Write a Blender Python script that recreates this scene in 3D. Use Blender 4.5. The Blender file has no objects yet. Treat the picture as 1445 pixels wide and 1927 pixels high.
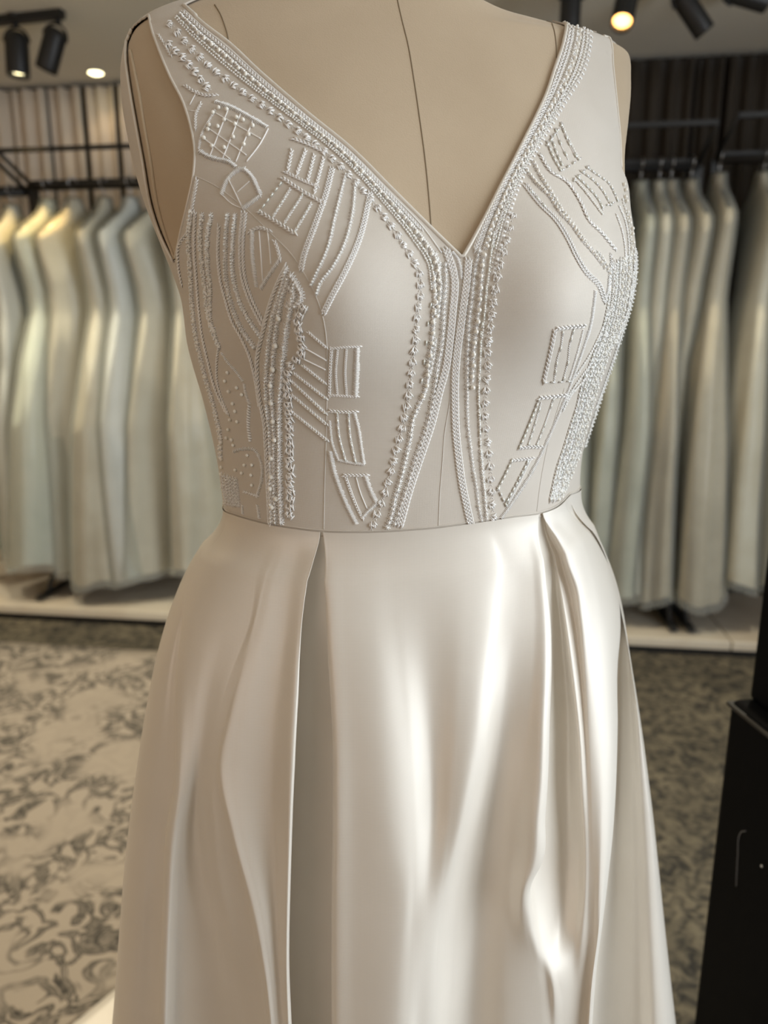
import bpy, bmesh, math, random
import numpy as np
from mathutils import Vector, Matrix
from mathutils.bvhtree import BVHTree

# ------------------------------------------------------------------ camera
SC = bpy.context.scene
COL = SC.collection
FPX, CX, CY = 1390.0, 722.5, 963.5
PIT = math.atan((963.5 - 640) / FPX)
CAM = np.array([0.0, 0.0, 1.35])
AXR = np.array([1.0, 0, 0])
AXF = np.array([0, math.cos(PIT), -math.sin(PIT)])
AXU = np.array([0, math.sin(PIT), math.cos(PIT)])
cd = bpy.data.cameras.new('camera')
cam = bpy.data.objects.new('camera', cd)
COL.objects.link(cam)
cam.location = CAM
cam.rotation_euler = (math.pi / 2 - PIT, 0, 0)
cd.sensor_fit = 'VERTICAL'
cd.sensor_height = 36.0
cd.lens = FPX / 1927 * 36.0
cd.clip_start = 0.02
cd.dof.use_dof = True
cd.dof.focus_distance = 0.545
cd.dof.aperture_fstop = 4.6
SC.camera = cam

# ------------------------------------------------------------------ world, light, exposure
SC.view_settings.view_transform = 'Standard'
SC.view_settings.look = 'None'
SC.view_settings.gamma = 1.0
SC.view_settings.use_curve_mapping = False
SC.view_settings.exposure = 0.0
w = bpy.data.worlds.new('world')
SC.world = w
w.use_nodes = True
w.node_tree.nodes['Background'].inputs[0].default_value = (0.72, 0.82, 1.0, 1)
w.node_tree.nodes['Background'].inputs[1].default_value = 1.0

# room frame: s along the back wall, q from the back wall towards the room
RA = math.radians(7.7)
E1 = np.array([math.cos(RA), -math.sin(RA)])
E2 = np.array([-math.sin(RA), -math.cos(RA)])
WO = np.array([0.0, 3.92])
def W(s, q, z):
    p = WO + s * E1 + q * E2
    return (float(p[0]), float(p[1]), float(z))

def area(name, loc, target, sx, sy, power, col):
    l = bpy.data.lights.new(name, 'AREA')
    l.shape = 'RECTANGLE'; l.size = sx; l.size_y = sy; l.energy = power; l.color = col
    o = bpy.data.objects.new(name, l); COL.objects.link(o)
    o.location = loc
    d = Vector(target) - Vector(loc)
    o.rotation_euler = d.to_track_quat('-Z', 'Y').to_euler()
    return o
# daylight entering by the shop window on the right; warm tungsten fill added at the front left
area('window_daylight_right', W(2.93, 3.75, 1.52), W(0.0, 3.55, 1.3), 2.0, 1.9, 72, (0.90, 0.96, 1.0))
area('warm_fill_front', W(-1.5, 6.85, 1.5), W(-.1, 3.2, 1.2), 2.6, 1.8, 17, (1.0, 0.60, 0.24))

CEIL = 2.60

# ------------------------------------------------------------------ helpers
def ray(px, py):
    d = AXF + AXR * ((px - CX) / FPX) - AXU * ((py - CY) / FPX)
    return d
def at_z(px, py, z):
    d = ray(px, py); k = (z - CAM[2]) / d[2]
    return CAM + d * k
def at_y(px, py, y):
    d = ray(px, py); return CAM + d * (y / d[1])
def on_q(px, py, q):
    """pixel -> (s, z) on the vertical plane q metres in front of the back wall"""
    d = ray(px, py)
    n = E2; o = WO + q * E2
    k = np.dot(o - CAM[:2], n) / np.dot(d[:2], n)
    p = CAM + d * k
    return float(np.dot(p[:2] - WO, E1)), float(p[2])
def proj(P):
    d = P - CAM; z = d @ AXF
    return np.stack([CX + FPX * (d @ AXR) / z, CY - FPX * (d @ AXU) / z], -1)

class MB:
    def __init__(s): s.v = []; s.f = []; s.n = 0
    def add(s, v, f):
        s.v.append(np.asarray(v, float).reshape(-1, 3))
        n = s.n
        s.f.extend([tuple(i + n for i in q) for q in f])
        s.n += len(s.v[-1])
    def mesh(s, name, smooth=True):
        me = bpy.data.meshes.new(name)
        v = np.concatenate(s.v) if s.v else np.zeros((0, 3))
        me.from_pydata(v.tolist(), [], s.f)
        me.validate()
        if smooth: me.polygons.foreach_set('use_smooth', [True] * len(me.polygons))
        me.update()
        return me
    def build(s, name, mat, parent=None, smooth=True, flat_angle=None):
        o = bpy.data.objects.new(name, s.mesh(name, smooth))
        COL.objects.link(o)
        if mat: o.data.materials.append(mat)
        if parent: o.parent = parent; o.matrix_parent_inverse = parent.matrix_world.inverted()
        return o

def tag(o, label=None, cat=None, group=None, kind=None):
    if label: o['label'] = label
    if cat: o['category'] = cat
    if group: o['group'] = group
    if kind: o['kind'] = kind
    return o
def empty(name, loc=(0, 0, 0)):
    o = bpy.data.objects.new(name, None); COL.objects.link(o); o.location = loc
    o.empty_display_size = .1
    bpy.context.view_layer.update()
    return o

def box(mb, c, e, ax=None):
    """box centre c, half extents e, axes rows ax"""
    ax = np.eye(3) if ax is None else np.asarray(ax)
    c = np.asarray(c, float)
    v = [c + ax[0] * e[0] * i + ax[1] * e[1] * j + ax[2] * e[2] * k for i in (-1, 1) for j in (-1, 1) for k in (-1, 1)]
    mb.add(v, [(0, 1, 3, 2), (4, 6, 7, 5), (0, 4, 5, 1), (2, 3, 7, 6), (0, 2, 6, 4), (1, 5, 7, 3)])
RX = np.array([[E1[0], E1[1], 0], [E2[0], E2[1], 0], [0, 0, 1.0]])
def rbox(mb, s0, s1, q0, q1, z0, z1):
    box(mb, W((s0 + s1) / 2, (q0 + q1) / 2, (z0 + z1) / 2), ((s1 - s0) / 2, (q1 - q0) / 2, (z1 - z0) / 2), RX)
def rrbox(name, mat, s0, s1, q0, q1, z0, z1, parent=None, bev=0.0):
    m = MB(); rbox(m, s0, s1, q0, q1, z0, z1)
    o = m.build(name, mat, parent, smooth=False)
    if bev:
        b = o.modifiers.new('bevel', 'BEVEL'); b.width = bev; b.segments = 2
    return o
def tube(mb, pts, r, n=8, cap=True, squash=None):
    pts = np.asarray(pts, float)
    m = len(pts)
    if m < 2: return
    rr = np.full(m, r) if np.isscalar(r) else np.asarray(r)
    t = np.gradient(pts, axis=0)
    t /= np.linalg.norm(t, axis=1)[:, None] + 1e-12
    up = np.array([0, 0, 1.0]) if abs(t[0][2]) < .9 else np.array([1.0, 0, 0])
    u = np.cross(t[0], up); u /= np.linalg.norm(u)
    V = []
    for i in range(m):
        u = u - t[i] * np.dot(u, t[i]); u /= np.linalg.norm(u) + 1e-12
        w_ = np.cross(t[i], u)
        for k in range(n):
            a = 2 * math.pi * k / n
            V.append(pts[i] + rr[i] * (math.cos(a) * u + math.sin(a) * w_))
    F = []
    for i in range(m - 1):
        for k in range(n):
            F.append((i * n + k, i * n + (k + 1) % n, (i + 1) * n + (k + 1) % n, (i + 1) * n + k))
    if cap:
        F.append(tuple(range(n - 1, -1, -1))); F.append(tuple((m - 1) * n + k for k in range(n)))
    mb.add(V, F)
def lathe(mb, base, axis, prof, n=20):
    """prof: list of (distance along axis, radius)"""
    axis = np.asarray(axis, float); axis /= np.linalg.norm(axis)
    up = np.array([0, 0, 1.0]) if abs(axis[2]) < .9 else np.array([1.0, 0, 0])
    u = np.cross(axis, up); u /= np.linalg.norm(u); v = np.cross(axis, u)
    V = []; F = []
    for d, r in prof:
        for k in range(n):
            a = 2 * math.pi * k / n
            V.append(np.asarray(base) + axis * d + r * (math.cos(a) * u + math.sin(a) * v))
    for i in range(len(prof) - 1):
        for k in range(n):
            F.append((i * n + k, i * n + (k + 1) % n, (i + 1) * n + (k + 1) % n, (i + 1) * n + k))
    mb.add(V, F)
def cubic(z, zs, vs):
    zs = np.asarray(zs, float); vs = np.asarray(vs, float)
    m = np.gradient(vs, zs)
    i = np.clip(np.searchsorted(zs, z) - 1, 0, len(zs) - 2)
    h = zs[i + 1] - zs[i]; t = np.clip((z - zs[i]) / h, 0, 1)
    return (2*t**3 - 3*t**2 + 1)*vs[i] + (t**3 - 2*t**2 + t)*h*m[i] + (-2*t**3 + 3*t**2)*vs[i+1] + (t**3 - t**2)*h*m[i+1]
def resample(pts, step):
    pts = np.asarray(pts, float)
    # smooth (Catmull-Rom) then even steps
    if len(pts) > 2:
        k = np.concatenate([[0], np.cumsum(np.linalg.norm(np.diff(pts, axis=0), axis=1) + 1e-9)])
        tt = np.linspace(0, k[-1], max(8, 6 * len(pts), int(k[-1] / step * 2)))
        pts = np.stack([cubic(tt, k, pts[:, j]) for j in range(pts.shape[1])], 1)
    k = np.concatenate([[0], np.cumsum(np.linalg.norm(np.diff(pts, axis=0), axis=1))])
    n = max(2, int(round(k[-1] / step)) + 1)
    tt = np.linspace(0, k[-1], n)
    return np.stack([np.interp(tt, k, pts[:, j]) for j in range(pts.shape[1])], 1)

# ------------------------------------------------------------------ materials
def nodes(name):
    m = bpy.data.materials.new(name); m.use_nodes = True
    nt = m.node_tree
    return m, nt, nt.nodes['Principled BSDF']
def pmat(name, col, rough=.5, metal=0, spec=.5, noise=None, bump=None, sheen=0, coat=0, emit=None, trans=0, ior=1.5):
    m, nt, b = nodes(name)
    b.inputs['Base Color'].default_value = (*col, 1)
    b.inputs['Roughness'].default_value = rough
    b.inputs['Metallic'].default_value = metal
    b.inputs['Specular IOR Level'].default_value = spec
    b.inputs['IOR'].default_value = ior
    if sheen:
        b.inputs['Sheen Weight'].default_value = sheen; b.inputs['Sheen Roughness'].default_value = .4
    if coat:
        b.inputs['Coat Weight'].default_value = coat; b.inputs['Coat Roughness'].default_value = .1
    if trans: b.inputs['Transmission Weight'].default_value = trans
    if emit:
        b.inputs['Emission Color'].default_value = (*emit[0], 1); b.inputs['Emission Strength'].default_value = emit[1]
    tc = nt.nodes.new('ShaderNodeTexCoord')
    if noise:
        sc, col2, lo, hi = noise
        n = nt.nodes.new('ShaderNodeTexNoise'); n.inputs['Scale'].default_value = sc; n.inputs['Detail'].default_value = 6
        r = nt.nodes.new('ShaderNodeValToRGB')
        r.color_ramp.elements[0].position = lo; r.color_ramp.elements[0].color = (*col, 1)
        r.color_ramp.elements[1].position = hi; r.color_ramp.elements[1].color = (*col2, 1)
        nt.links.new(tc.outputs['Object'], n.inputs['Vector']); nt.links.new(n.outputs['Fac'], r.inputs['Fac'])
        nt.links.new(r.outputs['Color'], b.inputs['Base Color'])
    if bump:
        sc, st, dist = bump
        n = nt.nodes.new('ShaderNodeTexNoise'); n.inputs['Scale'].default_value = sc; n.inputs['Detail'].default_value = 4
        bp = nt.nodes.new('ShaderNodeBump'); bp.inputs['Strength'].default_value = st; bp.inputs['Distance'].default_value = dist
        nt.links.new(tc.outputs['Object'], n.inputs['Vector']); nt.links.new(n.outputs['Fac'], bp.inputs['Height'])
        nt.links.new(bp.outputs['Normal'], b.inputs['Normal'])
    return m
def weave_mat(name, col, col2, rough, scale, strength, sheen=.2):
    """satin / net: two crossed fine wave textures as bump, faint tonal noise"""
    m, nt, b = nodes(name)
    b.inputs['Roughness'].default_value = rough
    b.inputs['Sheen Weight'].default_value = sheen; b.inputs['Sheen Roughness'].default_value = .45
    tc = nt.nodes.new('ShaderNodeTexCoord')
    n = nt.nodes.new('ShaderNodeTexNoise'); n.inputs['Scale'].default_value = 14; n.inputs['Detail'].default_value = 3
    r = nt.nodes.new('ShaderNodeValToRGB')
    r.color_ramp.elements[0].position = .35; r.color_ramp.elements[0].color = (*col, 1)
    r.color_ramp.elements[1].position = .65; r.color_ramp.elements[1].color = (*col2, 1)
    nt.links.new(tc.outputs['Object'], n.inputs['Vector']); nt.links.new(n.outputs['Fac'], r.inputs['Fac'])
    nt.links.new(r.outputs['Color'], b.inputs['Base Color'])
    add = nt.nodes.new('ShaderNodeMath'); add.operation = 'ADD'
    for i, d in enumerate(('X', 'Z')):
        wv = nt.nodes.new('ShaderNodeTexWave'); wv.bands_direction = d; wv.inputs['Scale'].default_value = scale
        wv.inputs['Distortion'].default_value = .6
        nt.links.new(tc.outputs['Object'], wv.inputs['Vector']); nt.links.new(wv.outputs['Fac'], add.inputs[i])
    bp = nt.nodes.new('ShaderNodeBump'); bp.inputs['Strength'].default_value = strength; bp.inputs['Distance'].default_value = .0004
    nt.links.new(add.outputs[0], bp.inputs['Height']); nt.links.new(bp.outputs['Normal'], b.inputs['Normal'])
    return m

M = {}
M['satin'] = weave_mat('satin', (.775, .725, .645), (.805, .755, .675), .46, 300, .04, .1)
M['satin'].node_tree.nodes['Principled BSDF'].inputs['Metallic'].default_value = .14
M['net'] = weave_mat('net_over_satin', (.655, .60, .525), (.69, .635, .56), .62, 520, .22, .2)
M['thread'] = pmat('silk_thread', (.96, .945, .92), .26, sheen=.3)
M['pearl'] = pmat('pearl', (.93, .90, .82), .2, coat=.6)
M['seed'] = pmat('seed_bead', (.95, .94, .90), .18, coat=.4, spec=.6)
mb_ = pmat('bugle_glass', (.92, .91, .86), .14, spec=.9, ior=1.6)
mb_.node_tree.nodes['Principled BSDF'].inputs['Thin Film Thickness'].default_value = 420
mb_.node_tree.nodes['Principled BSDF'].inputs['Metallic'].default_value = .35
M['bugle'] = mb_
M['linen'] = pmat('linen_cover', (.51, .40, .275), .85, noise=(9, (.57, .455, .32), .35, .7), bump=(900, .25, .0006), sheen=.25)
M['linen_piping'] = pmat('linen_piping', (.58, .47, .33), .8, bump=(600, .2, .0005))
M['seam_dark'] = pmat('seam_shadow_thread', (.26, .20, .13), .9)
M['seam_white'] = pmat('seam_thread', (.66, .62, .56), .7)
M['black'] = pmat('black_steel', (.012, .012, .013), .45)
M['black_plastic'] = pmat('black_plastic', (.003, .0034, .0045), .6, spec=.05)
M['ceil'] = pmat('ceiling_paint', (.78, .76, .69), .9, noise=(3, (.80, .78, .71), .3, .7))
M['wallp'] = pmat('wall_paint', (.52, .38, .22), .9, noise=(2, (.56, .42, .25), .3, .7))
M['wall_dark'] = pmat('dark_wall_paint', (.035, .027, .02), .8, noise=(2, (.045, .034, .025), .3, .7))
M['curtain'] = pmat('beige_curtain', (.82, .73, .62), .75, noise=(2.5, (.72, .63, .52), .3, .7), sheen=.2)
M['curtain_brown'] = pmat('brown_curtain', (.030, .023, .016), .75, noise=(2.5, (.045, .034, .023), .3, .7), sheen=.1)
M['stone'] = pmat('platform_stone', (.60, .55, .46), .28, noise=(4, (.50, .43, .34), .4, .7))
M['pole'] = pmat('stand_steel', (.5, .5, .5), .3, metal=1)

def carpet_mat():
    m, nt, b = nodes('dark_carpet')
    b.inputs['Roughness'].default_value = .95
    tc = nt.nodes.new('ShaderNodeTexCoord')
    n = nt.nodes.new('ShaderNodeTexNoise'); n.inputs['Scale'].default_value = 24; n.inputs['Detail'].default_value = 5; n.inputs['Distortion'].default_value = 1.2
    r = nt.nodes.new('ShaderNodeValToRGB')
    e = r.color_ramp.elements
    e[0].position = .36; e[0].color = (.025, .023, .018, 1); e[1].position = .62; e[1].color = (.16, .135, .09, 1)
    n2 = nt.nodes.new('ShaderNodeTexNoise'); n2.inputs['Scale'].default_value = 3; n2.inputs['Detail'].default_value = 3
    mx = nt.nodes.new('ShaderNodeMix'); mx.data_type = 'RGBA'; mx.blend_type = 'MULTIPLY'; mx.inputs[0].default_value = .6
    r2 = nt.nodes.new('ShaderNodeValToRGB'); r2.color_ramp.elements[0].position = .35; r2.color_ramp.elements[0].color = (.35, .35, .33, 1); r2.color_ramp.elements[1].position = .65
    L = nt.links.new
    L(tc.outputs['Object'], n.inputs['Vector']); L(tc.outputs['Object'], n2.inputs['Vector'])
    L(n.outputs['Fac'], r.inputs['Fac']); L(n2.outputs['Fac'], r2.inputs['Fac'])
    L(r.outputs['Color'], mx.inputs[6]); L(r2.outputs['Color'], mx.inputs[7]); L(mx.outputs[2], b.inputs['Base Color'])
    bp = nt.nodes.new('ShaderNodeBump'); bp.inputs['Strength'].default_value = .5; bp.inputs['Distance'].default_value = .01
    L(n.outputs['Fac'], bp.inputs['Height']); L(bp.outputs['Normal'], b.inputs['Normal'])
    return m
def rug_mat():
    """faded floral rug: scrolling dark outlines gathered in diamond-shaped clumps on warm beige"""
    m, nt, b = nodes('vintage_rug')
    b.inputs['Roughness'].default_value = .95
    L = nt.links.new
    tc = nt.nodes.new('ShaderNodeTexCoord')
    def noise(sc, det, dist):
        n = nt.nodes.new('ShaderNodeTexNoise'); n.inputs['Scale'].default_value = sc; n.inputs['Detail'].default_value = det; n.inputs['Distortion'].default_value = dist
        L(tc.outputs['Object'], n.inputs['Vector']); return n
    def ramp(src, stops):
        r = nt.nodes.new('ShaderNodeValToRGB'); e = r.color_ramp.elements
        e[0].position, c = stops[0]; e[0].color = (c, c, c, 1); e[1].position, c = stops[-1]; e[1].color = (c, c, c, 1)
        for p, c in stops[1:-1]:
            x = e.new(p); x.color = (c, c, c, 1)
        L(src, r.inputs['Fac']); return r.outputs['Color']
    scroll = noise(11, 2.0, 1.5)
    lines = ramp(scroll.outputs['Fac'], [(.41, 0), (.46, 1), (.485, .6), (.515, .6), (.54, 1), (.59, 0)])
    clump = ramp(noise(4.2, 3, .5).outputs['Fac'], [(.40, .10), (.50, 1)])
    wear = ramp(noise(40, 4, 0).outputs['Fac'], [(.25, .55), (.5, 1)])
    mul = nt.nodes.new('ShaderNodeMath'); mul.operation = 'MULTIPLY'; L(lines, mul.inputs[0]); L(clump, mul.inputs[1])
    mul2 = nt.nodes.new('ShaderNodeMath'); mul2.operation = 'MULTIPLY'; L(mul.outputs[0], mul2.inputs[0]); L(wear, mul2.inputs[1])
    ground = nt.nodes.new('ShaderNodeMix'); ground.data_type = 'RGBA'
    gn = noise(2.2, 4, .3); L(gn.outputs['Fac'], ground.inputs[0])
    ground.inputs[6].default_value = (.33, .285, .235, 1); ground.inputs[7].default_value = (.43, .37, .30, 1)
    mx = nt.nodes.new('ShaderNodeMix'); mx.data_type = 'RGBA'
    L(mul2.outputs[0], mx.inputs[0]); L(ground.outputs[2], mx.inputs[6]); mx.inputs[7].default_value = (.035, .033, .028, 1)
    L(mx.outputs[2], b.inputs['Base Color'])
    bp = nt.nodes.new('ShaderNodeBump'); bp.inputs['Strength'].default_value = .3; bp.inputs['Distance'].default_value = .004
    L(noise(300, 2, 0).outputs['Fac'], bp.inputs['Height']); L(bp.outputs['Normal'], b.inputs['Normal'])
    return m
M['carpet'] = carpet_mat(); M['rug'] = rug_mat()
def plastic_mat():
    m = bpy.data.materials.new('clear_plastic_cover'); m.use_nodes = True
    nt = m.node_tree; nt.nodes.clear()
    o = nt.nodes.new('ShaderNodeOutputMaterial'); mx = nt.nodes.new('ShaderNodeMixShader')
    t = nt.nodes.new('ShaderNodeBsdfTransparent'); t.inputs[0].default_value = (.93, .94, .92, 1)
    g = nt.nodes.new('ShaderNodeBsdfPrincipled'); g.inputs['Base Color'].default_value = (.75, .78, .74, 1); g.inputs['Roughness'].default_value = .14
    f = nt.nodes.new('ShaderNodeFresnel'); f.inputs[0].default_value = 1.5
    a = nt.nodes.new('ShaderNodeMath'); a.operation = 'ADD'; a.inputs[1].default_value = .15
    nt.links.new(f.outputs[0], a.inputs[0]); nt.links.new(a.outputs[0], mx.inputs[0])
    nt.links.new(t.outputs[0], mx.inputs[1]); nt.links.new(g.outputs[0], mx.inputs[2]); nt.links.new(mx.outputs[0], o.inputs[0])
    return m
M['cover'] = plastic_mat()

# ------------------------------------------------------------------ the room
S0, S1, Q1 = -3.5, 3.0, 7.0
tag(rrbox('floor', M['carpet'], S0, S1, 0, Q1, -.05, 0), 'dark mottled olive brown carpet floor', kind='structure')
tag(rrbox('ceiling', M['ceil'], S0, S1, 0, Q1, CEIL, CEIL + .05), 'dim taupe painted ceiling', kind='structure')
tag(rrbox('wall_back', M['wall_dark'], S0, S1, -.08, 0, 0, CEIL), 'dark wall behind the curtains and gown racks', kind='structure')
tag(rrbox('wall_left', M['wallp'], S0 - .08, S0, 0, Q1, 0, CEIL), 'plain left wall of the shop', kind='structure')
def pierced(name, wall_s, q0, q1, z0, z1, horizontal):
    m = MB()
    if not horizontal:
        a, b_ = wall_s, wall_s + .08
        rbox(m, a, b_, 0, q0, 0, CEIL); rbox(m, a, b_, q1, Q1, 0, CEIL)
        rbox(m, a, b_, q0, q1, 0, z0); rbox(m, a, b_, q0, q1, z1, CEIL)
    else:
        rbox(m, S0, q0, Q1, Q1 + .08, 0, CEIL); rbox(m, q1, S1, Q1, Q1 + .08, 0, CEIL)
        rbox(m, q0, q1, Q1, Q1 + .08, 0, z0); rbox(m, q0, q1, Q1, Q1 + .08, z1, CEIL)
    return m.build(name, M['wallp'], smooth=False)
tag(pierced('wall_right', S1, 2.7, 4.8, .45, 2.45, False), 'right wall with a wide shop window', kind='structure')
tag(pierced('wall_front', S1, -2.9, -.1, .45, 2.45, True), 'front wall with a window behind the photographer', kind='structure')

# platform below the racks, in separate slabs
SL = [-3.45, -2.1, -.75, .6, 1.62, 2.95]
pf = empty('display_platform', W(0, .4, 0))
for i in range(5):
    rrbox('slab', M['stone'], SL[i] + .003, SL[i + 1] - .003, .02, .72, .035, .075, pf, .004)
rrbox('plinth', M['black'], -3.4, 2.9, .04, .69, 0.0, .034, pf)
tag(pf, 'low pale stone display platform under the gown racks', 'platform')

# rug
def rug():
    m = MB()
    n = 40; V = []; F = []
    s0, s1, q0, q1 = -3.3, .35, 1.0, 4.6
    for i in range(n + 1):
        for j in range(n + 1):
            s = s0 + (s1 - s0) * i / n; q = q0 + (q1 - q0) * j / n
            V.append(W(s, q, .009 + .0015 * math.sin(i * 1.7) * math.cos(j * 1.3)))
    for i in range(n):
        for j in range(n):
            a = i * (n + 1) + j
            F.append((a, a + 1, a + n + 2, a + n + 1))
    m.add(V, F)
    o = m.build('area_rug', M['rug'])
    md = o.modifiers.new('t', 'SOLIDIFY'); md.thickness = .007; md.offset = -1
    tag(o, 'faded beige vintage rug with dark floral pattern on the floor', 'rug')
rug()

# curtains
rnd = random.Random(4)
def curtain(s0, s1, mat, label, seed, amp=.03, gathers=9):
    rr = random.Random(seed); m = MB(); n = int((s1 - s0) / .008); nz = 16
    V = []; F = []
    ph = [rr.uniform(0, 6.3) for _ in range(4)]
    for j in range(nz + 1):
        z = .08 + (CEIL - .10) * j / nz
        for i in range(n + 1):
            u = i / n; s = s0 + (s1 - s0) * u
            k = gathers * 2 * math.pi * u
            d = amp * (math.sin(k + ph[0] + .5 * math.sin(k * .37 + ph[1])) + .35 * math.sin(1.9 * k + ph[2] + .8 * (1 - j / nz)))
            V.append(W(s, .052 + d * (.8 + .2 * math.sin(j * .4 + ph[3])), z))
    for j in range(nz):
        for i in range(n):
            a = j * (n + 1) + i
            F.append((a, a + 1, a + n + 2, a + n + 1))
    m.add(V, F)
    o = m.build('curtain', mat)
    md = o.modifiers.new('t', 'SOLIDIFY'); md.thickness = .003
    tag(o, label, 'curtain', 'floor-length curtains along the back wall')
    return o
def cs(px): return on_q(px, 250, .05)[0]
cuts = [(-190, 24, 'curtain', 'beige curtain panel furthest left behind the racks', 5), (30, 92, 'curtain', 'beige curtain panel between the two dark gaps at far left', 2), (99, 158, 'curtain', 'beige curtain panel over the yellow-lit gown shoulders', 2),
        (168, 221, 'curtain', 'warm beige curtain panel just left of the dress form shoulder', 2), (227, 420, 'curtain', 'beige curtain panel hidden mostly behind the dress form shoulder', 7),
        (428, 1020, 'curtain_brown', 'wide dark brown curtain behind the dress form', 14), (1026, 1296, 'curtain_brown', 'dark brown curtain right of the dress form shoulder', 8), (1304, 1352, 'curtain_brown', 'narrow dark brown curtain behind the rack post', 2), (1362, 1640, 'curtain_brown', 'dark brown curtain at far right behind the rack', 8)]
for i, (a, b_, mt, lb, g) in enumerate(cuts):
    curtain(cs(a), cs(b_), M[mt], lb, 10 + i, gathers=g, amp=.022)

# ------------------------------------------------------------------ gown racks
RAILZ = 2.02
def rack(sa, sb, q, zr, label, posts=(1, 1)):
    e = empty('gown_rack', W((sa + sb) / 2, q, .075))
    m = MB(); tube(m, [W(sa, q, zr), W(sb, q, zr)], .016, 10); m.build('hanging_rail', M['black'], e)
    m = MB(); box(m, W((sa + sb) / 2, q - .03, zr + .012), ((sb - sa) / 2, .012, .022), RX); m.build('back_beam', M['black'], e, False)
    m = MB(); box(m, W((sa + sb) / 2, q + .22, zr + .11), ((sb - sa) / 2, .009, .009), RX); m.build('front_top_bar', M['black'], e, False)
    for s, k in ((sa, posts[0]), (sb, posts[1])):
        m = MB(); tube(m, [W(s, q - .03, zr + .01), W(s, q + .22, zr + .11)], .010, 8); m.build('end_brace', M['black'], e)
        if k:
            m = MB(); box(m, W(s, q - .03, (zr + .075) / 2), (.020, .016, (zr - .075) / 2), RX); m.build('post', M['black'], e, False)
            m = MB(); box(m, W(s, q + .06, .097), (.016, .22, .010), RX); m.build('foot', M['black'], e, False)
            m = MB(); tube(m, [W(s, q - .03, .34), W(s, q + .20, .105)], .012, 8); m.build('foot_brace', M['black'], e)
    tag(e, label, 'clothes rack', 'black steel gown racks along the wall')
    return e
RQ = .38
def rs(px, py): return on_q(px, py, RQ)
sA, zA = rs(52, 356); sB, zB = rs(640, 330); sC, zC = rs(1325, 316); sD, zD = rs(1342, 300)
rack(S0 + .1, sA - .02, RQ, rs(20, 363)[1], 'black steel gown rack cut off by the left picture edge', (1, 0))
rack(sA + .01, sB, RQ, rs(150, 350)[1], 'black steel gown rack left of the dress form')
rack(sB + .06, sC - .02, RQ, rs(1250, 314)[1], 'black steel gown rack right of the dress form behind its shoulder')
rack(sD + .02, S1 - .06, RQ, rs(1400, 299)[1], 'black steel gown rack cut off by the right picture edge')

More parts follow.
